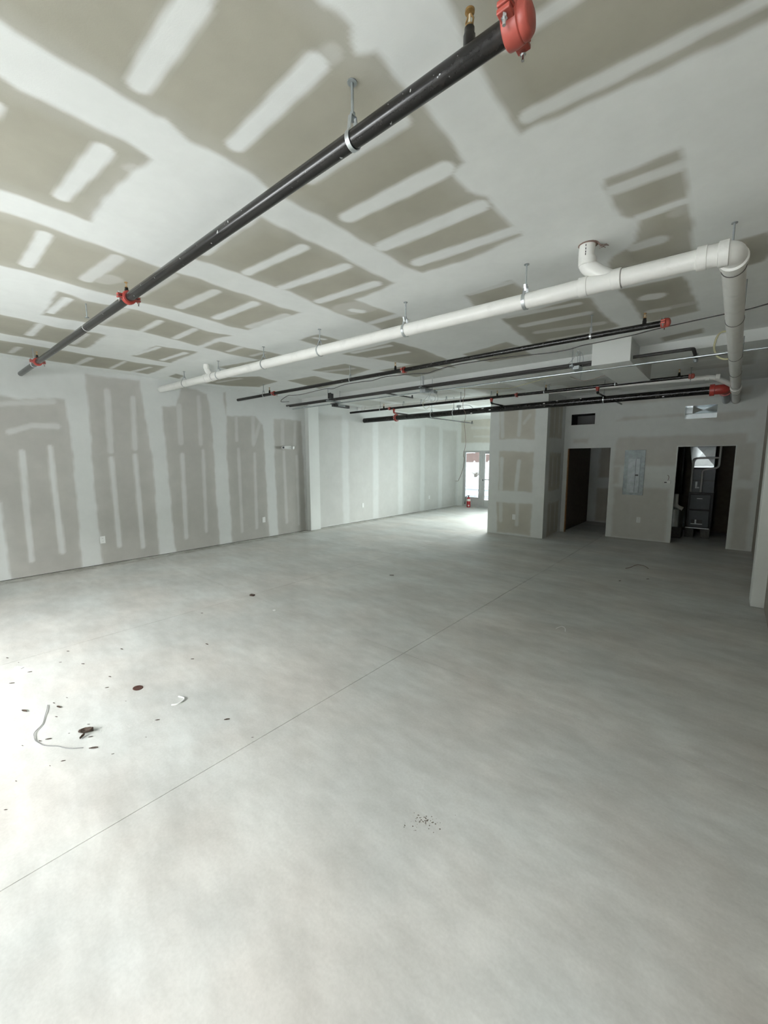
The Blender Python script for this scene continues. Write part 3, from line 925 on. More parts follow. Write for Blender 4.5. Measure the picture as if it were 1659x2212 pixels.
fen = thing('vinyl_fence', 'white vinyl privacy fence across the snowy street', 'fence', (-24, 45, 0))
for k in range(14):
    x = -33.2 + k * 1.9
    MB().box((x - 0.08, 44.92, -0.04), (x + 0.08, 45.08, 1.6)).lathe([(0.13, 0), (0.11, 0.05), (0.01, 0.14)], (x, 45, 1.6), n=4).build('post', M['vinyl'], fen)
    if k < 13:
        MB().box((x + 0.08, 44.97, 0.05), (x + 1.82, 45.03, 1.48)).box((x + 0.08, 44.95, 1.42), (x + 1.82, 45.05, 1.52)).build('panel', M['vinyl'], fen)
bld = thing('brick_building', 'red brick building behind the white fence', 'building', (-26, 52, 0))
MB().box((-44, 52, -0.05), (-12, 60, 6.5)).build('wall', M['brick'], bld)
MB().box((-44.3, 51.7, 6.5), (-11.7, 60.3, 6.8)).build('roof', M['slush'], bld)
for x in (-34.8, -28.6, -22.4, -16.2):
    fr_ = frame_rect(MB(), x, x + 1.35, 2.75, 3.95, 0.16, 51.9, 52.02).box((x + 0.62, 51.9, 2.8), (x + 0.74, 52.02, 3.9)).build('window', M['vinyl'], bld)
    MB().box((x + 0.1, 51.96, 2.85), (x + 1.25, 51.99, 3.85)).build('pane', M['slush'], fr_)
for k, (x, y) in enumerate(((-23.2, 40.5), (-21.0, 40.2))):
    mb = MB()
    rr_ = random.Random(k)
    for q in range(26):
        a = rr_.uniform(0, 6.28)
        l = rr_.uniform(0.4, 0.9)
        tl = rr_.uniform(0.2, 1.1)
        p1 = (x + math.cos(a) * l * tl, y + math.sin(a) * l * tl * 0.6, l * 0.75)
        mb.tube([(x + rr_.uniform(-.2, .2), y, -0.05), ((x + p1[0]) / 2 + 0.05, (y + p1[1]) / 2, l * 0.4), p1], 0.02, 5)
    tag(mb.build('leafless_shrub', M['twig']), ('bare shrub in the snow seen through the sidelight' if k == 0 else 'bare shrub in the snow nearer the glass door'), 'shrub')

# ------------------------------------------------------------------ pipe fittings
def xrun(name, parent, mat, x0, x1, y, z0, z1, r, label=None, n=20):
    return MB().tube([(x0, y, z0), (x1, y, z1)], r, n).build(name, mat, parent, label)


def coupling(parent, x, y, z, r, label=None, cap=False, w=0.05):
    b = MB()
    R = r * 1.48
    b.lathe([(r * 1.02, -w / 2), (R, -w / 2 + 0.004), (R * 1.04, 0), (R, w / 2 - 0.004), (r * 1.02, w / 2)], (x, y, z), (1, 0, 0), 28)
    for sgn in (-1, 1):
        for dz in (-1, 1):
            b.cbox((x, y + sgn * (R + 0.012), z + dz * 0.010), (w * 0.72, 0.040, 0.014))
    if cap:
        b.lathe([(R * 0.98, 0.0), (R * 0.98, 0.012), (R * 0.82, 0.026), (R * 0.35, 0.034), (0.001, 0.035)], (x + w / 2 - 0.004, y, z), (1, 0, 0), 28)
    o = b.build('end_cap' if cap else 'coupling', M['redcap' if cap else 'red'], parent, label, bevel=0.003)
    for sgn in (-1, 1):
        b = MB().tube([(x, y + sgn * (R + 0.020), z - 0.046), (x, y + sgn * (R + 0.020), z + 0.034)], 0.0052, 8)
        for dz in (-0.024, 0.022):
            b.lathe([(0.0095, -0.005), (0.0095, 0.005)], (x, y + sgn * (R + 0.020), z + dz), (0, 0, 1), 6)
        b.build('bolt', M['chrome'], o)
    return o


def sprinkler(parent, x, y, z, down=False, s=1.0):
    """upright head standing on a reducer; z is the top of the pipe"""
    o = MB().lathe([(0.019 * s, -0.012), (0.019 * s, 0.03 * s), (0.016 * s, 0.034 * s), (0.016 * s, 0.05 * s)], (x, y, z), (0, 0, 1), 14).build('sprinkler_head', M['black'], parent, 'small upright sprinkler head on the pipe')
    zb = z + 0.05 * s
    b = MB().lathe([(0.012 * s, 0), (0.013 * s, 0.008 * s), (0.008 * s, 0.012 * s)], (x, y, zb), (0, 0, 1), 12)
    for sgn in (-1, 1):
        b.tube([(x + sgn * 0.010 * s, y, zb + 0.006 * s), (x + sgn * 0.013 * s, y, zb + 0.022 * s), (x + sgn * 0.003 * s, y, zb + 0.042 * s)], 0.003 * s, 6)
    b.lathe([(0.004 * s, 0), (0.015 * s, 0.004 * s), (0.0155 * s, 0.010 * s), (0.009 * s, 0.014 * s)], (x, y, zb + 0.040 * s), (0, 0, 1), 16)
    b.build('frame', M['brass'], o, 'brass frame and deflector')
    MB().tube([(x, y, zb + 0.010 * s), (x, y, zb + 0.040 * s)], 0.0035 * s, 8).build('bulb', M['glassbulb'], o)
    return o


def hanger(parent, x, y, z, r, ztop=H, mat=None, along='x', rod=True, clip=False, w=0.022):
    """teardrop band round the pipe, nut, and a threaded rod up to the ceiling"""
    mt = mat or M['galv']
    ring = []
    for k in range(25):
        a = math.radians(-235 + 290 * k / 24)
        ring.append((math.cos(a) * (r + 0.002), math.sin(a) * (r + 0.002)))
    ap = r + 0.052
    ring.append((0.012, ap))
    ring.append((-0.012, ap))
    if along == 'x':
        b = MB().ribbon([(x, y + p, z + q) for p, q in ring], (1, 0, 0), w, 0.003)
    else:
        b = MB().ribbon([(x + p, y, z + q) for p, q in ring], (0, 1, 0), w, 0.003)
    o = b.build('pipe_hanger', mt, parent)
    b = MB().tube([(x, y, z + ap - 0.02), (x, y, ztop)], 0.0058, 8)
    b.lathe([(0.011, 0), (0.011, 0.012)], (x, y, z + ap + 0.002), (0, 0, 1), 6)
    b.lathe([(0.020, -0.004), (0.020, 0.0)], (x, y, ztop), (0, 0, 1), 12)
    b.build('rod', M['galvdull'], o)
    if clip:
        MB().cbox((x + 0.008, y - r * 0.55, z + r + 0.030), (0.014, 0.012, 0.052), Matrix.Rotation(0.4, 3, 'X')).build('clip', M['chrome'], o)
    return o


# --- 1: the big black sprinkler pipe overhead
Y1, Z1, R1 = 1.323, 3.060, 0.0335
t = thing('sprinkler_pipe', 'long black sprinkler pipe running overhead nearest the camera', 'pipe', (-4.4, Y1, Z1), 'black sprinkler mains under the ceiling')
xrun('pipe', t, M['black'], XL - 0.05, -0.605, Y1, Z1, Z1, R1, n=28)
coupling(t, -0.600, Y1, Z1, R1, 'red grooved end cap', cap=True, w=0.056)
coupling(t, -3.768, Y1, Z1, R1, 'red grooved coupling')
coupling(t, -7.03, Y1, Z1, R1, 'red grooved coupling')
sprinkler(t, -0.752, Y1, Z1 + R1, s=1.02)
sprinkler(t, -3.80, Y1 - 0.0, Z1 + R1 + 0.01, s=0.8)
sprinkler(t, -7.03, Y1, Z1 + R1 + 0.012, s=0.8)
hanger(t, -1.277, Y1, Z1, R1, w=0.02)
# loose ring further along, its rod hanging free beside it
MB().ribbon([(-4.89, Y1 + math.cos(a) * (R1 + 0.002), Z1 + math.sin(a) * (R1 + 0.002)) for a in [2 * math.pi * k / 24 for k in range(24)]], (1, 0, 0), 0.008, 0.002).build('band', M['white'], t, 'thin white band round the pipe')
b = MB().tube([(-4.85, Y1, H), (-4.85, Y1, H - 0.125)], 0.0055, 8).lathe([(0.018, 0), (0.018, 0.006)], (-4.85, Y1, H - 0.13), (0, 0, 1), 10).build('rod', M['galvdull'], t)
b = MB().tube([(-7.24, Y1, H), (-7.24, Y1, Z1 + R1 + 0.01)], 0.0055, 8).lathe([(0.014, 0), (0.014, 0.02)], (-7.24, Y1, Z1 + R1 - 0.002), (0, 0, 1), 10).build('rod', M['galvdull'], t)
MB().lathe([(R1 + 0.001, 0), (R1 + 0.004, 0.002), (R1 + 0.004, 0.028), (R1 + 0.001, 0.03)], (-7.27, Y1, Z1), (1, 0, 0), 24).build('band', M['galvdull'], t)

# --- 2: white PVC drain
M['strap'] = simple('dark_strap', (0.10, 0.10, 0.095), 0.5, 0.4)
Y2 = 3.29
z2 = lambda x: 2.985 + (-0.1 - x) * 0.0125
t = thing('drain_pipe', 'long white plastic drain pipe hung across the ceiling', 'pipe', (-4, Y2, 3.0))
R2 = 0.057
pvc_body = MB().tube([(XL - 0.05, Y2, z2(XL)), (-0.20, Y2, z2(-0.2))], R2, 28).build('pipe', M['pvc'], t)


def hub(parent, x, w=0.06, R=0.066):
    o = MB().lathe([(R2, -w / 2), (R, -w / 2 + 0.003), (R, w / 2 - 0.003), (R2, w / 2)], (x, Y2, z2(x)), (1, 0, 0), 28).build('hub', M['pvc'], parent)
    MB().lathe([(R2 + 0.0012, -0.0015), (R2 + 0.0012, 0.0015)], (x + w / 2 + 0.001, Y2, z2(x)), (1, 0, 0), 28).build('joint_line', M['pvcjoint'], o)
    return o


def wye(x, top, flip=1, rs=0.052, s=1.0):
    """tee fitting: two hubs, curved branch and a riser through the ceiling"""
    hub(t, x - 0.105 * s)
    hub(t, x + 0.105 * s)
    o = MB().tube([(x - 0.105 * s, Y2, z2(x)), (x + 0.105 * s, Y2, z2(x))], 0.061, 24).build('wye_fitting', M['pvc'], t)
    zc = z2(x)
    path = spline([(x + 0.07 * s, Y2, zc + 0.01), (x - 0.03 * s, Y2 - 0.0, zc + 0.085), (top - 0.005, Y2 - 0.005, zc + 0.155), (top, Y2 - 0.005, H + 0.06)], 7)
    MB().tube(path, rs, 22).build('riser', M['pvc'], o)
    MB().lathe([(rs, 0), (rs + 0.007, 0.003), (rs + 0.007, 0.05), (rs, 0.053)], (top, Y2 - 0.005, zc + 0.135), (0, 0, 1), 22).build('hub', M['pvc'], o)
    return o


wye(-0.80, -0.888)
MB().lathe([(0.056, -0.003), (0.066, 0.0)], (-0.888, Y2 - 0.005, H - 0.002), (0, 0, 1), 18).build('hole_edge', M['brownwire'], t, 'ragged brown hole edge round the riser')
for k, (dx, dz) in enumerate(((0.0, 0.0), (0.0, -0.022), (0.0, -0.042), (0.0, -0.058))):
    MB().box((-0.889 - 0.0025, Y2 - 0.0595, 3.255 + dz - 0.012), (-0.889 + 0.0025, Y2 - 0.0565, 3.255 + dz)).build('print_mark', M['cable'], t)
for k in range(5):
    a = 0.5 + k * 0.3
    MB().tube([(-0.83, Y2 + 0.02 * k - 0.02, H - 0.002), (-0.80 + 0.01 * k, Y2 + 0.01, H - 0.03 - 0.008 * (k % 3)), (-0.815 + 0.012 * k, Y2 - 0.01 * k, H - 0.045)], 0.002, 5).build('paper_shred', M['brownwire'], t)
wye(-6.34, -6.40, rs=0.040, s=0.9)
for x in (-1.328, -2.50, -3.74, -4.86, -6.05, -7.19):
    hanger(t, x, Y2, z2(x), R2, clip=x > -3, w=0.026 if x > -3 else 0.018)
# elbow and the main that runs back to the wall
hub(t, -0.235, 0.055, 0.069)
xm = -0.085
zm = lambda y: 2.972 - (y - 3.3) * 0.0115
el = MB().tube(arc_path([(-0.22, Y2, z2(-0.2)), (xm, Y2, 2.982), (xm, Y2 + 0.17, zm(3.46))], 0.075, 8), 0.064, 28).build('elbow', M['pvc'], t)
MB().lathe([(0.064, -0.028), (0.073, -0.025), (0.073, 0.022), (0.064, 0.025)], (xm - 0.045, Y2 + 0.0, 2.983), (1, 0.0, 0), 28).build('hub', M['pvc'], el)
MB().lathe([(0.064, -0.028), (0.073, -0.025), (0.073, 0.03), (0.064, 0.033)], (xm, Y2 + 0.10, zm(3.39)), (0, 1, 0), 28).build('hub', M['pvc'], el)
MB().tube([(xm, Y2 + 0.10, zm(3.39)), (-0.025, YB + 0.08, zm(YB))], 0.0625, 28).build('main_pipe', M['pvc'], t)
xmy = lambda y: xm + (y - 3.39) * (0.06 / 7.2)
for y in (3.50, 4.72, 6.25, 7.35, 8.45, 9.25, 10.35):
    MB().ribbon([(xmy(y) + math.cos(a) * 0.0655, y, zm(y) + math.sin(a) * 0.0655) for a in [2 * math.pi * k / 24 for k in range(24)]], (0, 1, 0), 0.012, 0.003).build('pipe_strap', M['strap'], t)
MB().lathe([(0.0625, -0.09), (0.075, -0.085), (0.075, 0.0), (0.068, 0.01), (0.068, 0.09), (0.075, 0.1), (0.075, 0.16), (0.0625, 0.165)], (xmy(8.85), 8.75, zm(8.8)), (0, 1, 0), 26).build('hub', M['pvc'], t, 'wide fitting near the back wall')
MB().tube([(-0.104, 3.60, H), (-0.104, 3.60, 3.02)], 0.0062, 8).lathe([(0.018, -0.004), (0.018, 0)], (-0.104, 3.60, H), (0, 0, 1), 10).build('rod', M['galvdull'], t)
MB().tube([(-0.02, 4.75, H), (-0.02, 4.75, 2.97)], 0.005, 8).build('rod', M['galvdull'], t)
MB().tube([(0.0, 6.25, 3.14), (0.0, 6.25, 2.96)], 0.005, 8).build('rod', M['galvdull'], t)

# --- 3: second black sprinkler line
Y3, Z3, R3 = 4.84, 3.060, 0.0285
t = thing('sprinkler_pipe', 'black sprinkler pipe just behind the white drain pipe', 'pipe', (-4.3, Y3, Z3), 'black sprinkler mains under the ceiling')
xrun('pipe', t, M['black'], XL - 0.05, -0.60, Y3, Z3, Z3, R3, n=20)
for x in (-6.85, -3.70): coupling(t, x, Y3, Z3, R3, 'red grooved coupling', w=0.045)
coupling(t, -0.595, Y3, Z3, R3, 'red grooved end cap', cap=True, w=0.05)
for x in (-7.0, -3.86, -0.755): sprinkler(t, x, Y3, Z3 + R3, s=0.95)
for x in (-1.235, -4.79, -7.2): hanger(t, x, Y3, Z3, R3, w=0.018)
for x in (-3.2, -2.3, -1.95): MB().lathe([(0.001, 0), (0.016, 0.002), (0.006, 0.008)], (x, Y3 - 0.004, Z3 + R3 - 0.002), (0, 0, 1), 8).build('plaster_blob', M['white'], t)

# --- 4: twin insulated lines on trapeze struts, and the steel conduit under them
t = thing('refrigerant_lines', 'twin black insulated lines carried along in front of the beam', 'pipe', (-4.5, 6.15, 3.06))
xrun('line', t, M['rubber'], XL - 0.05, -1.48, 6.10, 3.062, 3.062, 0.020, n=12)
xrun('line', t, M['rubber'], XL - 0.05, -1.48, 6.19, 3.057, 3.052, 0.016, n=12)
xrun('line', t, M['rubber'], -1.07, -0.47, 6.15, 3.060, 3.060, 0.020, n=12)
MB().tube(arc_path([(-0.49, 6.15, 3.06), (-0.445, 6.16, 3.06), (-0.445, 6.70, 3.05)], 0.03), 0.020, 12).build('branch', M['rubber'], t)
MB().tube([(-0.445, 6.66, 2.995), (-0.445, 6.66, 3.10)], 0.022, 12).lathe([(0.03, 0), (0.03, 0.012)], (-0.47, 6.66, 3.03), (1, 0, 0), 10).build('valve', M['galvdull'], t, 'small grey valve at the elbow end')
MB().tube([(-5.195, 6.19, 3.058), (-5.195, 7.10, 3.068)], 0.014, 10).tube([(-5.195, 7.08, 3.06), (-5.195, 7.08, 3.12)], 0.017, 10).build('branch', M['rubber'], t)
for x in (-6.62, -4.23, -1.75):
    s_ = MB().box((x - 0.02, 5.98, 3.022), (x + 0.02, 6.42, 3.040)).box((x - 0.02, 5.98, 3.010), (x - 0.015, 6.42, 3.024)).box((x + 0.015, 5.98, 3.010), (x + 0.02, 6.42, 3.024)).build('strut', M['galvdull'], t, 'grey steel trapeze strut')
    for yy in (6.02, 6.37):
        MB().tube([(x, yy, 3.0), (x, yy, H)], 0.005, 8).lathe([(0.011, 0), (0.011, 0.01)], (x, yy, 3.042), (0, 0, 1), 6).build('rod', M['galvdull'], s_)
t = thing('conduit', 'thin steel electrical conduit below the twin black lines', 'conduit', (-4, 6.27, 2.99))
MB().tube([(-8.15, 6.27, 3.000), (-4, 6.27, 2.994), (XR + 0.02, 6.27, 2.985)], 0.0145, 12).build('tube', M['duct'], t)
for x in (-2.9, -1.6, -0.13): MB().lathe([(0.017, -0.02), (0.017, 0.02)], (x, 6.27, 2.99), (1, 0, 0), 10).build('connector', M['galv'], t)
# black bracket + device at the far trapeze
t = thing('mounting_bracket', 'black bracket hung on the far left trapeze', 'bracket', (-6.55, 6.2, 3.0))
MB().box((-6.60, 6.00, 3.07), (-6.52, 6.02, 3.18)).box((-6.60, 6.0, 3.07), (-6.58, 6.14, 3.18)).build('upright_plate', M['dark'], t)
MB().box((-6.62, 6.12, 2.915), (-6.56, 6.60, 2.975)).box((-6.66, 6.12, 2.97), (-6.52, 6.2, 2.985)).build('channel', M['dark'], t)
MB().box((-6.555, 6.25, 2.93), (-6.545, 6.45, 2.965)).build('label_plate', M['galv'], t)
# grey junction boxes
t = thing('junction_box', 'grey steel junction box under the middle trapeze', 'electrical box', (-4.2, 6.2, 3.0))
MB().box((-4.29, 6.06, 2.955), (-4.17, 6.20, 3.008)).build('box', M['galvdull'], t, bevel=0.003)
MB().box((-4.17, 6.22, 2.95), (-4.10, 6.34, 3.006)).build('box', M['galv'], t, bevel=0.003)
MB().tube([(-4.24, 6.10, 3.0), (-4.245, 6.10, 3.23)], 0.016, 10).build('conduit_stub', M['galv'], t)
cw_ = [((-4.19, 6.2, 2.96), (-4.21, 6.2, 2.90), (-4.30, 6.2, 2.83), (-4.27, 6.2, 2.82), (-4.2, 6.2, 2.83)),
       ((-4.16, 6.2, 2.96), (-4.17, 6.2, 2.86), (-4.13, 6.2, 2.80), (-4.07, 6.2, 2.81), (-4.05, 6.2, 2.86), (-4.08, 6.2, 2.90)),
       ((-4.12, 6.25, 2.96), (-4.04, 6.25, 2.91), (-4.03, 6.25, 2.83), (-4.08, 6.25, 2.78)),
       ((-4.14, 6.2, 2.95), (-4.20, 6.2, 2.86), (-4.19, 6.2, 2.82))]
for c in cw_: MB().tube(spline(c, 5), 0.003, 6).build('wire', M['galvdull'], t)
MB().tube(spline(((-4.27, 6.2, 2.83), (-4.31, 6.2, 2.79), (-4.30, 6.2, 2.73), (-4.24, 6.2, 2.68), (-4.17, 6.2, 2.72)), 5), 0.0035, 6).build('wire', M['yellow'], t, 'yellow wire loop')
t = thing('junction_box', 'small junction box and cable loop left of the drywall boxing', 'electrical box', (-1.7, 6.2, 3.05))
MB().box((-1.74, 6.02, 2.98), (-1.66, 6.20, 3.03)).build('box', M['galvdull'], t, bevel=0.003)
for c in (((-1.70, 6.12, 3.03), (-1.71, 6.12, 3.15), (-1.72, 6.12, 3.24), (-1.66, 6.12, 3.20), (-1.635, 6.12, 3.12), (-1.65, 6.12, 3.03)), ((-1.72, 6.12, 3.23), (-1.78, 6.12, 3.13), (-1.86, 6.12, 3.06))):
    MB().tube(spline(c, 6), 0.0035, 6).build('cable', M['galvdull'], t)

# --- 5: third sprinkler line
Y5, Z5, R5 = 8.24, 3.080, 0.028
t = thing('sprinkler_pipe', 'black sprinkler pipe behind the beam with branch drops', 'pipe', (-4.3, Y5, Z5), 'black sprinkler mains under the ceiling')
xrun('pipe', t, M['black'], XL - 0.05, -0.585, Y5, Z5, Z5, R5, n=18)
for x in (-6.75, -3.43): coupling(t, x, Y5, Z5, R5, 'red grooved coupling', w=0.05)
coupling(t, -0.60, Y5, Z5, R5, 'red grooved end cap', cap=True, w=0.05)
for x in (-6.95, -3.85, -2.85, -0.75): sprinkler(t, x, Y5, Z5 + R5, s=0.95)
for x in (-7.07, -4.71, -2.88, -1.66): hanger(t, x, Y5, Z5, R5, w=0.016)
for x, ye, hd in ((-6.62, 12.35, 1), (-3.976, 9.30, 0), (-1.936, 10.35, 0)):
    o = MB().lathe([(0.026, -0.03), (0.026, 0.03)], (x, Y5, Z5 - 0.055), (0, 0, 1), 12).lathe([(0.034, -0.018), (0.034, 0.018)], (x, Y5, Z5 - 0.03), (0, 0, 1), 12).build('tee', M['red'], t, 'red outlet tee')
    MB().tube(arc_path([(x, Y5, Z5 - 0.05), (x, Y5, Z5 - 0.115), (x, Y5 + 0.07, Z5 - 0.115)], 0.035), 0.022, 12).build('elbow', M['red'] if x < -6 else M['black'], t)
    bp = MB().tube([(x, Y5 + 0.04, Z5 - 0.115), (x, ye, Z5 - 0.10)], 0.0165, 12)
    if hd: bp.tube([(x, ye, Z5 - 0.11), (x, ye, Z5 - 0.03)], 0.02, 10).lathe([(0.026, -0.03), (0.026, 0.03)], (x, ye - 0.01, Z5 - 0.10), (0, 1, 0), 10)
    bp.build('branch_pipe', M['rubber'] if hd else M['black'], t)
    if hd: MB().tube([(x, ye - 1.25, H), (x, ye - 1.25, Z5 - 0.09)], 0.004, 6).build('rod', M['galvdull'], t)

# --- white branch drain joining the main
t = thing('branch_drain', 'white plastic branch drain hidden behind the third black pipe', 'pipe', (-4, 8.56, 3.12))
zb = lambda x: 3.085 + (-0.6 - x) * 0.017
MB().tube([(XL - 0.03, 8.56, zb(XL)), (-0.46, 8.56, zb(-0.46))], 0.038, 18).build('pipe', M['pvc'], t)
MB().tube(spline([(-0.46, 8.56, zb(-0.46)), (-0.33, 8.57, 3.075), (-0.20, 8.66, 3.02), (-0.06, 8.86, 2.945)], 6), 0.038, 18).build('elbow', M['pvc'], t)
for x in (-0.40, -0.27): MB().lathe([(0.038, -0.03), (0.044, -0.027), (0.044, 0.027), (0.038, 0.03)], (x, 8.565, 3.077), (1, 0, -0.06), 18).build('hub', M['pvc'], t)
for x in (-6.55, -6.0, -5.28, -4.14, -2.9, -0.62): hanger(t, x, 8.56, zb(x), 0.038, w=0.014)
MB().box((-7.98, 8.50, 3.14), (-7.86, 8.64, 3.26)).build('hub', M['pvc'], t, bevel=0.01)

# --- 6: fire main
Y6, Z6, R6 = 8.80, 2.908, 0.066
t = thing('fire_main', 'thick black fire main ending in a red elbow', 'pipe', (-4.2, Y6, Z6), 'black sprinkler mains under the ceiling')
xrun('pipe', t, M['black'], XL - 0.05, -0.33, Y6, Z6, Z6, R6, n=28)
coupling(t, -6.98, Y6, Z6, R6, 'red grooved coupling', w=0.06)
ro = MB().lathe([(R6, -0.035), (0.094, -0.032), (0.094, 0.03), (0.075, 0.035)], (-0.335, Y6, Z6), (1, 0, 0), 24)
ro.tube(arc_path([(-0.33, Y6, Z6), (-0.172, Y6, Z6), (-0.172, Y6 + 0.17, Z6 + 0.0)], 0.10, 8), 0.078, 24)
ro.lathe([(0.078, -0.03), (0.092, -0.027), (0.092, 0.03), (R6, 0.033)], (-0.172, Y6 + 0.19, Z6), (0, 1, 0), 24)
ro.build('elbow', M['red'], t, 'red grooved elbow')
MB().tube([(-0.172, Y6 + 0.18, Z6), (-0.172, YB + 0.06, Z6)], 0.062, 24).build('stub_pipe', M['galvdull'], t, 'grey painted stub going into the wall')
for x in (-5.22, -5.85, -1.95): hanger(t, x, Y6, Z6, R6, w=0.018)
MB().lathe([(0.02, 0), (0.012, 0.03), (0.012, 0.05)], (-5.08, Y6, Z6 + R6 - 0.005), (0, 0, 1), 10).cbox((-5.08, Y6, Z6 + R6 + 0.075), (0.085, 0.06, 0.055)).build('flow_switch', M['galvdull'], t, 'small grey flow switch on the main')
MB().tube(spline([(-5.04, Y6, Z6 + R6 + 0.085), (-4.9, Y6, Z6 + R6 + 0.09), (-4.78, Y6, Z6 + R6 + 0.06), (-4.70, Y6, Z6 + R6 - 0.005)], 6), 0.006, 8).build('flex_cable', M['galvdull'], t)
for k, (x, a) in enumerate(((-4.43, 0.5), (-4.25, -0.2), (-4.72, -0.8), (-2.8, 0.9), (-3.05, 0.3), (-1.0, -0.7), (-2.35, 0.8))):
    MB().cbox((x, Y6 - math.cos(a) * (R6 + 0.001), Z6 + math.sin(a) * (R6 + 0.001)), (0.05 - 0.004 * k, 0.006, 0.016)).build('plaster_spot', M['white'], t)

# --- cables
t = MB().tube(spline([(-7.42, 5.62, 3.04), (-7.47, 5.55, 3.03), (-7.52, 5.5, 3.03), (-7.55, 5.5, 3.05), (-7.50, 5.5, 3.085), (-7.30, 5.5, 3.14), (-7.14, 5.5, 3.13), (-6.85, 5.5, 3.12), (-6.5, 5.5, 3.135), (-6.1, 5.5, 3.15), (-5.9, 5.5, 3.13), (-5.6, 5.5, 3.165),
                      (-5.15, 5.5, 3.165), (-4.9, 5.5, 3.155), (-4.62, 5.5, 3.18), (-4.3, 5.5, 3.165), (-4.0, 5.5, 3.15), (-3.75, 5.5, 3.125), (-3.55, 5.5, 3.15), (-3.25, 5.5, 3.175), (-2.82, 5.5, 3.17), (-2.35, 5.5, 3.155), (-1.91, 5.5, 3.125), (-1.65, 5.5, 3.125), (-1.50, 5.5, 3.145),
                      (-1.33, 5.5, 3.15), (-0.98, 5.5, 3.165), (-0.70, 5.5, 3.19), (-0.167, 5.55, 3.23), (0.0, 5.55, 3.235), (0.2, 5.55, 3.258), (XR + 0.02, 5.55, 3.262)], 5), 0.0058, 8).build('black_cable', M['cable'])
tag(t, 'slack black cable draped below the ceiling past the boxing', 'cable')
t = MB().tube(spline([(-4.15, 6.30, 3.02), (-3.9, 6.9, 3.09), (-3.85, 7.4, 3.14), (-3.7, 8.0, 3.20), (-3.62, 8.4, 3.262), (-3.2, 8.15, 3.262), (-2.61, 7.78, 3.262), (-2.0, 7.4, 3.262), (-1.5, 7.2, 3.262)], 6), 0.006, 8).build('yellow_cable', M['yellow'])
tag(t, 'yellow cable stretched across the ceiling behind the beam', 'cable')
yl = [(-0.215, 6.40, 3.25), (-0.245, 6.40, 3.21), (-0.262, 6.40, 3.13), (-0.258, 6.40, 3.06), (-0.225, 6.40, 2.985), (-0.16, 6.41, 2.945), (-0.10, 6.42, 2.95)]
t = MB().tube(spline([(-0.17, 6.42, 3.262)] + yl, 6), [0.0105] * 43, 10).build('cable_loop', M['yellow'])
tag(t, 'pale yellow cable loop hanging left of the white main', 'cable')
yw = 7.72
px = [(-4.33, 3.262), (-4.33, 3.20), (-4.355, 3.14), (-4.36, 3.05), (-4.33, 3.0), (-4.32, 2.95), (-4.345, 2.87), (-4.33, 2.77), (-4.325, 2.63), (-4.355, 2.54), (-4.365, 2.49), (-4.345, 2.46), (-4.365, 2.36), (-4.40, 2.26), (-4.435, 2.20), (-4.455, 2.185), (-4.49, 2.185)]
t = MB().tube(spline([(-4.331, 7.72, 3.262), (-4.325, 7.72, 3.094), (-4.352, 7.72, 3.031), (-4.359, 7.72, 2.863), (-4.308, 7.72, 2.765), (-4.289, 7.72, 2.669), (-4.318, 7.72, 2.530), (-4.292, 7.72, 2.339), (-4.275, 7.72, 2.100), (-4.310, 7.72, 1.957), (-4.324, 7.72, 1.860), (-4.295, 7.72, 1.812), (-4.318, 7.72, 1.638), (-4.370, 7.72, 1.471), (-4.423, 7.72, 1.362), (-4.445, 7.72, 1.331), (-4.501, 7.72, 1.330)], 4), 0.0042, 6).build('dangling_wire', M['brownwire'])
tag(t, 'thin brown wire dangling in front of the glass door', 'wire')
t = MB().tube(spline([(-1.46, 7.9, 3.262), (-1.9, 8.05, 3.2), (-2.15, 8.15, 3.19), (-2.35, 8.0, 3.262)], 6), 0.004, 6).build('loose_wire', M['brownwire'])
tag(t, 'thin red brown wire sagging beside the drywall boxing', 'wire')
tag(MB().tube([(-2.01, 7.42, 3.262), (-2.01, 7.42, 3.08)], 0.004, 6).build('threaded_rod', M['galvdull']), 'lone threaded rod hanging left of the drywall boxing', 'rod')
tag(MB().lathe([(0.011, 0), (0.011, 0.0015)], (-0.933, 3.647, H - 0.003), (0, 0, 1), 14).build('ceiling_hole', M['dark']), 'small black hole drilled in the ceiling by the riser', 'hole')

def fan(vs):
    """four separate facets meeting at vs[4], as in cross-broken sheet metal"""
    m = MB()
    for i in range(4):
        m.add([vs[i], vs[(i + 1) % 4], vs[4]], [(0, 1, 2)])
    return m


# ------------------------------------------------------------------ wall fittings
def outlet(loc, normal, label, group=None):
    """duplex receptacle; normal 'x' faces +x, 'y' faces -y"""
    x, y, z = loc
    t = thing('wall_outlet', label, 'outlet', loc, group)
    def bx(w, d0, d1, z0, z1, dx=0):
        if normal == 'x': return ((x + d0, y - w / 2 + dx, z + z0), (x + d1, y + w / 2 + dx, z + z1))
        return ((x - w / 2 + dx, y - d1, z + z0), (x + w / 2 + dx, y - d0, z + z1))
    MB().box(*bx(0.078, 0.0, 0.006, -0.062, 0.062)).build('cover_plate', M['white'], t, bevel=0.002)
    for s_ in (-1, 1):
        o = MB().box(*bx(0.034, 0.006, 0.009, s_ * 0.024 - 0.014, s_ * 0.024 + 0.014)).build('receptacle', M['white'], t, bevel=0.001)
        q = MB()
        for dx in (-0.007, 0.007): q.box(*bx(0.0025, 0.009, 0.0095, s_ * 0.024 - 0.004, s_ * 0.024 + 0.006, dx))
        q.build('slots', M['dark'], o)
    return t


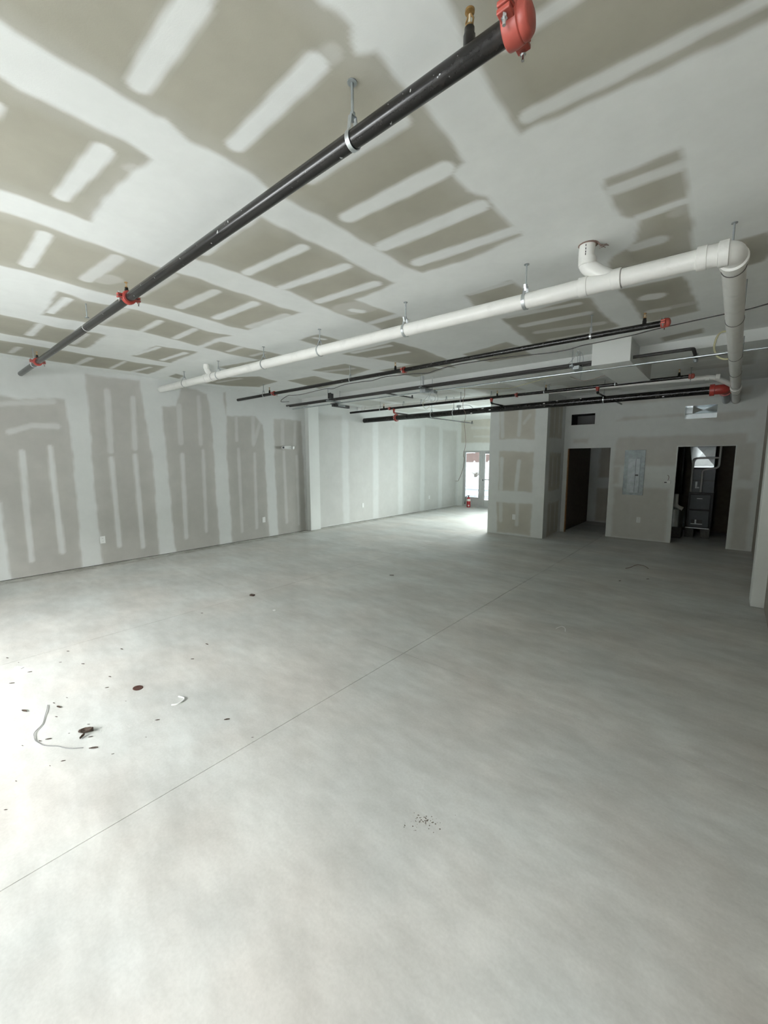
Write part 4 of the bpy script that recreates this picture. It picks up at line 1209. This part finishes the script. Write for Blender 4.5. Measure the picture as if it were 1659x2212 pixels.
outlet((XL, 2.165, 0.43), 'x', 'white outlet low on the left wall, nearest the camera')
outlet((XL, 5.36, 0.42), 'x', 'white outlet low on the left wall just before the column')
outlet((XL, 8.71, 0.47), 'x', 'outlet on the left wall, first one beyond the column')
outlet((XL, 12.17, 0.46), 'x', 'outlet on the left wall nearest the far door')
outlet((-3.822, BOXY, 0.44), 'y', 'white outlet low on the boxed chase')
outlet((-1.481, YB, 0.445), 'y', 'white outlet below the electrical panel')

t = thing('emergency_light', 'white emergency light unit high on the left wall', 'emergency light', (XL, 6.06, 2.08))
MB().box((XL, 5.97, 2.05), (XL + 0.05, 6.17, 2.125)).build('housing', M['white'], t, bevel=0.01)
for yy in (5.95, 6.19):
    o = MB().lathe([(0.02, 0), (0.036, 0.02), (0.038, 0.055), (0.03, 0.06)], (XL + 0.03, yy, 2.085), (0.8, -0.6 if yy < 6 else 0.4, -0.1), 16).build('lamp_head', M['white'], t)
    MB().lathe([(0.024, 0), (0.024, 0.003)], (XL + 0.03 + 0.8 * 0.060, yy + (-0.6 if yy < 6 else 0.4) * 0.060, 2.079), (0.8, -0.6 if yy < 6 else 0.4, -0.1), 14).build('lens', M['cabinet'], o)

t = thing('electrical_panel', 'grey flush electrical panel between the two openings', 'electrical panel', (-1.63, YB, 1.49))
MB().box((-1.83, YB - 0.014, 0.995), (-1.435, YB + 0.01, 1.985)).build('cover', M['panel'], t, bevel=0.004)
dr = MB().box((-1.755, YB - 0.024, 1.045), (-1.52, YB - 0.014, 1.80)).build('door', M['paneldoor'], t, 'hinged inner door, lighter steel', bevel=0.003)
MB().box((-1.608, YB - 0.0255, 1.06), (-1.602, YB - 0.0235, 1.79)).build('crease', M['cabinet'], dr)
MB().box((-1.60, YB - 0.033, 1.42), (-1.545, YB - 0.024, 1.45)).build('latch', M['dark'], dr)

t = thing('thermostat', 'small white thermostat left of the furnace room opening', 'thermostat', (-1.01, YB, 1.30))
MB().box((-1.075, YB - 0.028, 1.265), (-0.945, YB, 1.335)).build('housing', M['white'], t, bevel=0.008)
MB().box((-1.06, YB - 0.030, 1.285), (-1.015, YB - 0.0275, 1.305)).build('display', M['dark'], t)
MB().tube(spline([(-1.0, YB - 0.01, 1.335), (-0.985, YB - 0.02, 1.39), (-0.99, YB - 0.02, 1.43), (-1.015, YB - 0.003, 1.445)], 5), 0.004, 6).build('wire', M['brownwire'], t)

# duct openings high in the back wall
def duct_open(v, name, label, mat, y1, cross):
    x0, x1, z0, z1 = v
    t = thing(name, label, 'duct opening', ((x0 + x1) / 2, YB, z0))
    MB().box((x0, YB + 0.002, z0), (x0 + 0.004, y1, z1)).box((x1 - 0.004, YB + 0.002, z0), (x1, y1, z1)).box((x0, YB + 0.002, z0), (x1, y1, z0 + 0.004)).box((x0, YB + 0.002, z1 - 0.004), (x1, y1, z1)).build('sleeve', mat, t)
    if cross:
        cx_, cz_ = (x0 + x1) / 2 + 0.03, (z0 + z1) / 2 + 0.05
        z_m = z0 + 0.11
        xl_ = x0 + 0.115
        yb_ = y1 - 0.03
        vs = [(xl_, yb_ - 0.03, z1), (x1, yb_ - 0.06, z1), (x1, yb_ + 0.01, z_m), (xl_, yb_, z_m), (cx_, yb_ + 0.05, cz_)]
        fan(vs).build('cross_broken_sheet', mat, t)
        MB().box((x0, yb_ - 0.005, z0), (x1, yb_, z_m - 0.004)).build('sheet', mat, t)
        MB().box((x0, yb_ - 0.02, z_m + 0.004), (xl_ - 0.004, yb_ - 0.01, z1)).build('sheet', mat, t)
        MB().box((xl_ - 0.004, yb_ - 0.03, z0), (xl_ + 0.004, yb_ - 0.01, z1)).build('seam', M['chrome'], t)
    else:
        MB().box((x0, y1 - 0.01, z0), (x1, y1, z1)).build('back_plate', M['dark'], t)
    return t


duct_open(V1, 'air_opening', 'black duct opening above the left door opening', M['dark'], YB + 0.5, False)
duct_open(V2, 'air_opening', 'shiny sheet metal duct opening above the furnace room', M['duct'], YB + 0.16, True)

# ------------------------------------------------------------------ furnace room contents
FY = 11.6
t = thing('furnace', 'dark upright furnace in the right opening', 'furnace', (-0.46, FY, 0))
cb = MB().box((-0.69, FY, 0.23), (-0.24, FY + 0.62, 1.035)).build('cabinet', M['cabdark'], t, bevel=0.006)
u = MB().box((-0.655, FY - 0.02, 0.66), (-0.285, FY, 0.99)).build('upper_panel', M['cabinet'], t, bevel=0.01)
MB().box((-0.53, FY - 0.032, 0.895), (-0.43, FY - 0.02, 0.905)).build('handle', M['galv'], u)
l = MB().box((-0.655, FY - 0.02, 0.255), (-0.285, FY, 0.635)).build('lower_panel', M['cabinet'], t, bevel=0.01)
MB().box((-0.60, FY - 0.024, 0.30), (-0.40, FY - 0.019, 0.42)).build('air_slot', M['dark'], l)
MB().box((-0.605, FY - 0.034, 0.315), (-0.395, FY - 0.02, 0.335)).box((-0.535, FY - 0.03, 0.335), (-0.505, FY - 0.02, 0.42)).build('handle', M['galvdull'], l)
MB().box((-0.70, FY - 0.03, 0.222), (-0.27, FY - 0.005, 0.236)).build('sill', M['galv'], t)
MB().box((-0.64, FY + 0.02, 1.05), (-0.25, FY + 0.55, 1.56)).box((-0.66, FY + 0.0, 1.035), (-0.23, FY + 0.6, 1.055)).build('coil_case', M['cabinet'], t, 'coil case on top')
MB().box((-0.645, FY + 0.0, 1.295), (-0.245, FY + 0.02, 1.315)).build('strap', M['dark'], t)
MB().box((-0.585, FY + 0.005, 1.14), (-0.55, FY + 0.02, 1.28)).box((-0.585, FY + 0.005, 1.13), (-0.51, FY + 0.02, 1.16)).build('tag', M['galvdull'], t)
for x in (-0.71, -0.42):
    tag(MB().box((x, FY + 0.02, 0), (x + 0.17, FY + 0.6, 0.225)).build('concrete_block', M['block']), 'dark concrete block under the furnace, %s side' % ('left' if x < -0.6 else 'right'), 'block')
t = thing('supply_plenum', 'shiny cross-broken sheet metal plenum above the furnace', 'duct', (-0.5, FY, 1.62))
x0, x1, X0, X1, z0, z1 = -0.675, -0.285, -0.76, -0.275, 1.64, 2.22
yy = FY + 0.03
cxm, czm = -0.50, 1.92
vs = [(x0, yy, z0), (x1, yy, z0), (X1, yy, z1), (X0, yy, z1), (cxm, yy - 0.024, czm)]
fan(vs).build('front_sheet', M['duct'], t)
MB().add([(x0, yy, z0), (X0, yy, z1), (X0, yy + 0.5, z1), (x0, yy + 0.5, z0), (x1, yy, z0), (X1, yy, z1), (X1, yy + 0.5, z1), (x1, yy + 0.5, z0)], [(0, 1, 2, 3), (4, 7, 6, 5), (3, 2, 6, 7)]).build('side_sheet', M['galvdull'], t)
MB().box((X0, yy - 0.05, 2.225), (X1, yy + 0.5, 2.7)).build('upper_duct', M['galvdull'], t)
MB().box((x0 + 0.03, yy - 0.02, 1.595), (x1, yy + 0.5, 1.635)).build('flange', M['duct'], t)
t = thing('vent_pipes', 'two plastic vent pipes, greyed for shade, rising from the furnace', 'pipe', (-0.5, FY - 0.1, 1.05))
yv = FY - 0.06
MB().tube(arc_path([(-0.655, yv, 1.05), (-0.655, yv, 1.80), (-0.20, yv, 1.81)], 0.07), 0.021, 14).build('vent_pipe', M['shadepvc'], t)
MB().tube(arc_path([(-0.475, yv, 1.05), (-0.475, yv, 1.545), (-0.20, yv, 1.60), (-0.185, yv, 2.6)], 0.06), 0.021, 14).build('vent_pipe', M['shadepvc'], t)
t = thing('water_heater', 'short silver drum with a white elbow beside the furnace', 'water heater', (-0.94, 11.5, 0.22))
MB().lathe([(0.23, 0), (0.245, 0.01), (0.245, 0.40), (0.20, 0.44), (0.05, 0.46)], (-0.95, 11.5, 0.25), (0, 0, 1), 30).build('tank', M['duct'], t)
MB().tube(arc_path([(-0.90, 11.36, 1.0), (-0.90, 11.36, 0.72), (-0.76, 11.36, 0.66)], 0.09), 0.05, 16).build('elbow', M['pvc'], t)
MB().box((-1.15, 11.28, 0.0), (-0.75, 11.72, 0.245)).build('stand', M['block'], t)
t = MB().tube([(-0.86, 11.9, 0.95), (-0.86, 11.9, 3.2)], 0.03, 12).build('riser_pipe', M['cabdark'])
tag(t, 'dark vertical pipe left of the silver plenum', 'pipe')

# ------------------------------------------------------------------ fire extinguisher
ex, ey = -7.50, 13.86
t = thing('fire_extinguisher', 'red fire extinguisher standing by the far glass door', 'fire extinguisher', (ex, ey, 0))
MB().lathe([(0.055, 0), (0.070, 0.006), (0.072, 0.02), (0.072, 0.30), (0.064, 0.345), (0.040, 0.375), (0.022, 0.385), (0.022, 0.40)], (ex, ey, 0.001), (0, 0, 1), 24).build('cylinder', M['extred'], t)
MB().lathe([(0.0728, 0), (0.0728, 0.09)], (ex, ey, 0.235), (0, 0, 1), 24).build('label_band', M['paper'], t, 'pale printed label')
MB().lathe([(0.031, 0), (0.031, 0.003)], (ex + 0.040, ey - 0.064, 0.075), (0.5, -0.86, 0), 16).build('round_sticker', M['paper'], t)
v = MB().lathe([(0.018, 0), (0.018, 0.03), (0.012, 0.05)], (ex, ey, 0.40), (0, 0, 1), 12).cbox((ex + 0.02, ey, 0.452), (0.10, 0.018, 0.008)).cbox((ex + 0.03, ey, 0.480), (0.11, 0.018, 0.006), Matrix.Rotation(-0.25, 3, 'Y')).build('valve', M['dark'], t)
MB().tube(spline([(ex - 0.01, ey, 0.43), (ex - 0.09, ey - 0.01, 0.41), (ex - 0.13, ey - 0.01, 0.33), (ex - 0.14, ey - 0.01, 0.22)], 6), 0.009, 8).lathe([(0.012, 0), (0.020, 0.11)], (ex - 0.14, ey - 0.01, 0.23), (-0.08, 0, -1), 12).build('hose', M['dark'], t)

# ------------------------------------------------------------------ debris on the floor
t = thing('round_lid', 'small rust brown disc lying on the pale floor at left', 'lid', (-3.422, 1.054, 0))
MB().lathe([(0.034, 0.0), (0.036, 0.002), (0.035, 0.006), (0.03, 0.0065)], (-3.422, 1.054, 0.001), (0.05, 0.1, 1), 20).build('disc', M['rust'], t)


def leaf(name, x, y, s, rot, seed, label, group=None, curl=0.35, mat=None, z=0.001, asp=0.42):
    r = random.Random(seed)
    mb = MB()
    n = 6
    vs, fs = [], []
    for i in range(n + 1):
        t_ = i / n
        w = s * asp * math.sin(math.pi * min(1, t_ * 0.9 + 0.07)) * (1 + r.uniform(-0.15, 0.15))
        for k in range(5):
            q = (k - 2) / 2
            vx = (t_ - 0.5) * s
            vy = q * w / 2 * 1.0
            vz = curl * s * (0.5 * q * q * (0.6 + 0.4 * t_) + 0.35 * (t_ - 0.5) ** 2)
            vs.append((x + vx * math.cos(rot) - vy * math.sin(rot), y + vx * math.sin(rot) + vy * math.cos(rot), z + vz))
    for i in range(n):
        for k in range(4):
            a = i * 5 + k
            fs.append((a, a + 1, a + 6, a + 5))
    mb.add(vs, fs, True)
    o = mb.build(name, mat or M['leaf'])
    sd = o.modifiers.new('thickness', 'SOLIDIFY')
    sd.thickness = max(0.0006, s * 0.02)
    return tag(o, label, 'leaf', group)


leaf('dry_leaf', -3.105, 0.635, 0.088, 0.9, 1, 'largest crumpled dry leaf, near the bent grey wire', curl=0.6, asp=0.6)
leaf('dry_leaf', -3.065, 0.605, 0.040, 2.2, 2, 'small curled leaf touching the largest crumpled leaf', curl=0.8)
LITTER = [(-4.88, 0.48, 0.030), (-4.69, 0.53, 0.016), (-4.62, 0.87, 0.030), (-4.28, 1.21, 0.035), (-3.76, 1.78, 0.040), (-4.22, 0.89, 0.033), (-4.40, 0.56, 0.031), (-4.41, 0.77, 0.021), (-4.28, 0.43, 0.038), (-3.79, 0.97, 0.031), (-3.57, 1.55, 0.030), (-3.69, 0.66, 0.018), (-3.68, 0.58, 0.024), (-3.59, 0.59, 0.048), (-3.72, 0.42, 0.056), (-3.62, 0.90, 0.026), (-2.88, 0.99, 0.028), (-2.52, 1.30, 0.038), (-3.21, 0.46, 0.035), (-3.23, 0.42, 0.023), (-3.46, 0.55, 0.023), (-3.19, 0.67, 0.019), (-2.89, 0.62, 0.052), (-2.74, 0.68, 0.017), (-2.90, 0.47, 0.025), (-2.91, 0.41, 0.014), (-2.70, 0.19, 0.017), (-2.22, 1.31, 0.015), (-2.75, 0.87, 0.012), (-3.26, 0.34, 0.014), (-3.30, 0.93, 0.013), (-2.91, 0.26, 0.013), (-3.18, 0.56, 0.011), (-3.03, 0.64, 0.027), (-4.60, 2.14, 0.028), (-3.89, 4.79, 0.065), (-1.12, 6.71, 0.040), (-0.82, 7.08, 0.042), ]
for k, (x, y, s_) in enumerate(LITTER):
    far = y > 4
    if far: lab, grp = 'tiny dark leaf bit scattered far out on the floor', 'leaf bits far out'
    elif x < -4.1: lab, grp = 'tiny dark bit beside the faint joint at far left', 'bits beside the left joint'
    elif y > 0.8 and x < -3: lab, grp = 'tiny dark bit around the rust disc', 'bits around the rust disc'
    elif x < -3.0: lab, grp = 'tiny dark bit around the bent grey wire', 'bits around the bent wire'
    elif y > 1.2: lab, grp = 'tiny dark bit beside the long dark joint', 'bits beside the long joint'
    else: lab, grp = 'tiny dark bit right of the crumpled leaf', 'bits right of the crumpled leaf'
    leaf('leaf_bit', x, y, s_, 0.64 + random.uniform(-0.5, 0.5), 20 + k, lab, grp, asp=0.32, curl=0.25)

t = MB().tube(spline([(-3.68, 0.544, 0.004), (-3.61, 0.527, 0.006), (-3.546, 0.506, 0.005), (-3.50, 0.492, 0.004), (-3.427, 0.467, 0.004), (-3.36, 0.417, 0.005), (-3.305, 0.405, 0.006), (-3.255, 0.402, 0.004), (-3.209, 0.411, 0.004), (-3.147, 0.43, 0.005), (-3.079, 0.481, 0.004), (-3.03, 0.50, 0.006), (-2.987, 0.531, 0.004), (-2.942, 0.58, 0.004)], 5), 0.0021, 6).build('bent_wire', M['greywire'])
tag(t, 'thin grey wire bent in a hook on the floor', 'wire')
t = MB().tube(spline([(-2.985, 1.125, 0.004), (-2.965, 1.16, 0.004), (-2.972, 1.20, 0.006), (-3.0, 1.222, 0.008), (-3.053, 1.206, 0.006)], 6), 0.0055, 6).build('plastic_strip', M['white'])
tag(t, 'white curved plastic strip right of the rust disc', 'plastic strip')
t = MB().box((-4.60, 0.50, 0.001), (-4.53, 0.53, 0.006), Matrix.Rotation(0.5, 3, 'Z')).build('paper_scrap', M['white'])
tag(t, 'white scrap by the faint joint at the left edge', 'scrap')
t = MB().tube(spline([(-1.28, 4.33, 0.003), (-1.24, 4.38, 0.02), (-1.20, 4.36, 0.02), (-1.18, 4.31, 0.003)], 5), 0.0035, 6).build('paper_curl', M['white'])
tag(t, 'tiny white curl on the floor right of centre', 'scrap')
t = MB().tube(spline([(-1.19, 7.55, 0.004), (-1.135, 7.66, 0.01), (-1.074, 7.82, 0.03), (-0.975, 7.82, 0.03), (-0.90, 7.78, 0.004)], 5), 0.004, 6).build('floor_wire', M['brownwire'])
tag(t, 'thin brown wire on the floor before the furnace room', 'wire')
t = MB().cbox((-4.704, 2.869, 0.010), (0.06, 0.035, 0.018), Matrix.Rotation(0.3, 3, 'Z')).build('dark_chip', M['leaf'])
tag(t, 'dark chip where two floor joints cross at left', 'chip')
t = MB().box((-4.04, 2.725, 0.001), (-4.005, 2.75, 0.008)).build('paper_scrap', M['white'])
tag(t, 'tiny white scrap beyond the floor joint, left of centre', 'scrap')
mb = MB()
rr_ = random.Random(9)
for k in range(60):
    a = rr_.gauss(0, 0.045)
    c_ = rr_.gauss(0, 0.022)
    q = rr_.uniform(0.0012, 0.0042)
    mb.lathe([(q, 0), (q * 0.6, 0.0012)], (-1.017 + a * 0.62 + c_, 1.513 + a * 0.8 - c_ * 0.6, 0.0004), (0, 0, 1), 6)
t = mb.build('grit', M['twig'])
tag(t, 'small cluster of dark grit specks on the bare floor', 'grit', kind='stuff')
# patch of spilled compound flecks near the disc
M['fleck'] = simple('dusty_fleck', (0.66, 0.66, 0.64), 0.8)
mb = MB()
for k in range(200):
    u_ = rr_.random()
    x = -3.05 + 0.35 * u_ * 0.9 - 0.62 * (1 - u_) * 0 + rr_.gauss(0, 0.035)
    y = 0.70 + 0.42 * u_ + rr_.gauss(0, 0.03)
    q = rr_.uniform(0.0015, 0.004)
    mb.lathe([(q, 0), (q * 0.5, 0.001)], (x - 0.02, y, 0.0003), (0, 0, 1), 6)
t = mb.build('compound_flecks', M['fleck'])
tag(t, 'pale streak of dried compound flecks between leaf and strip', 'compound flecks', kind='stuff')
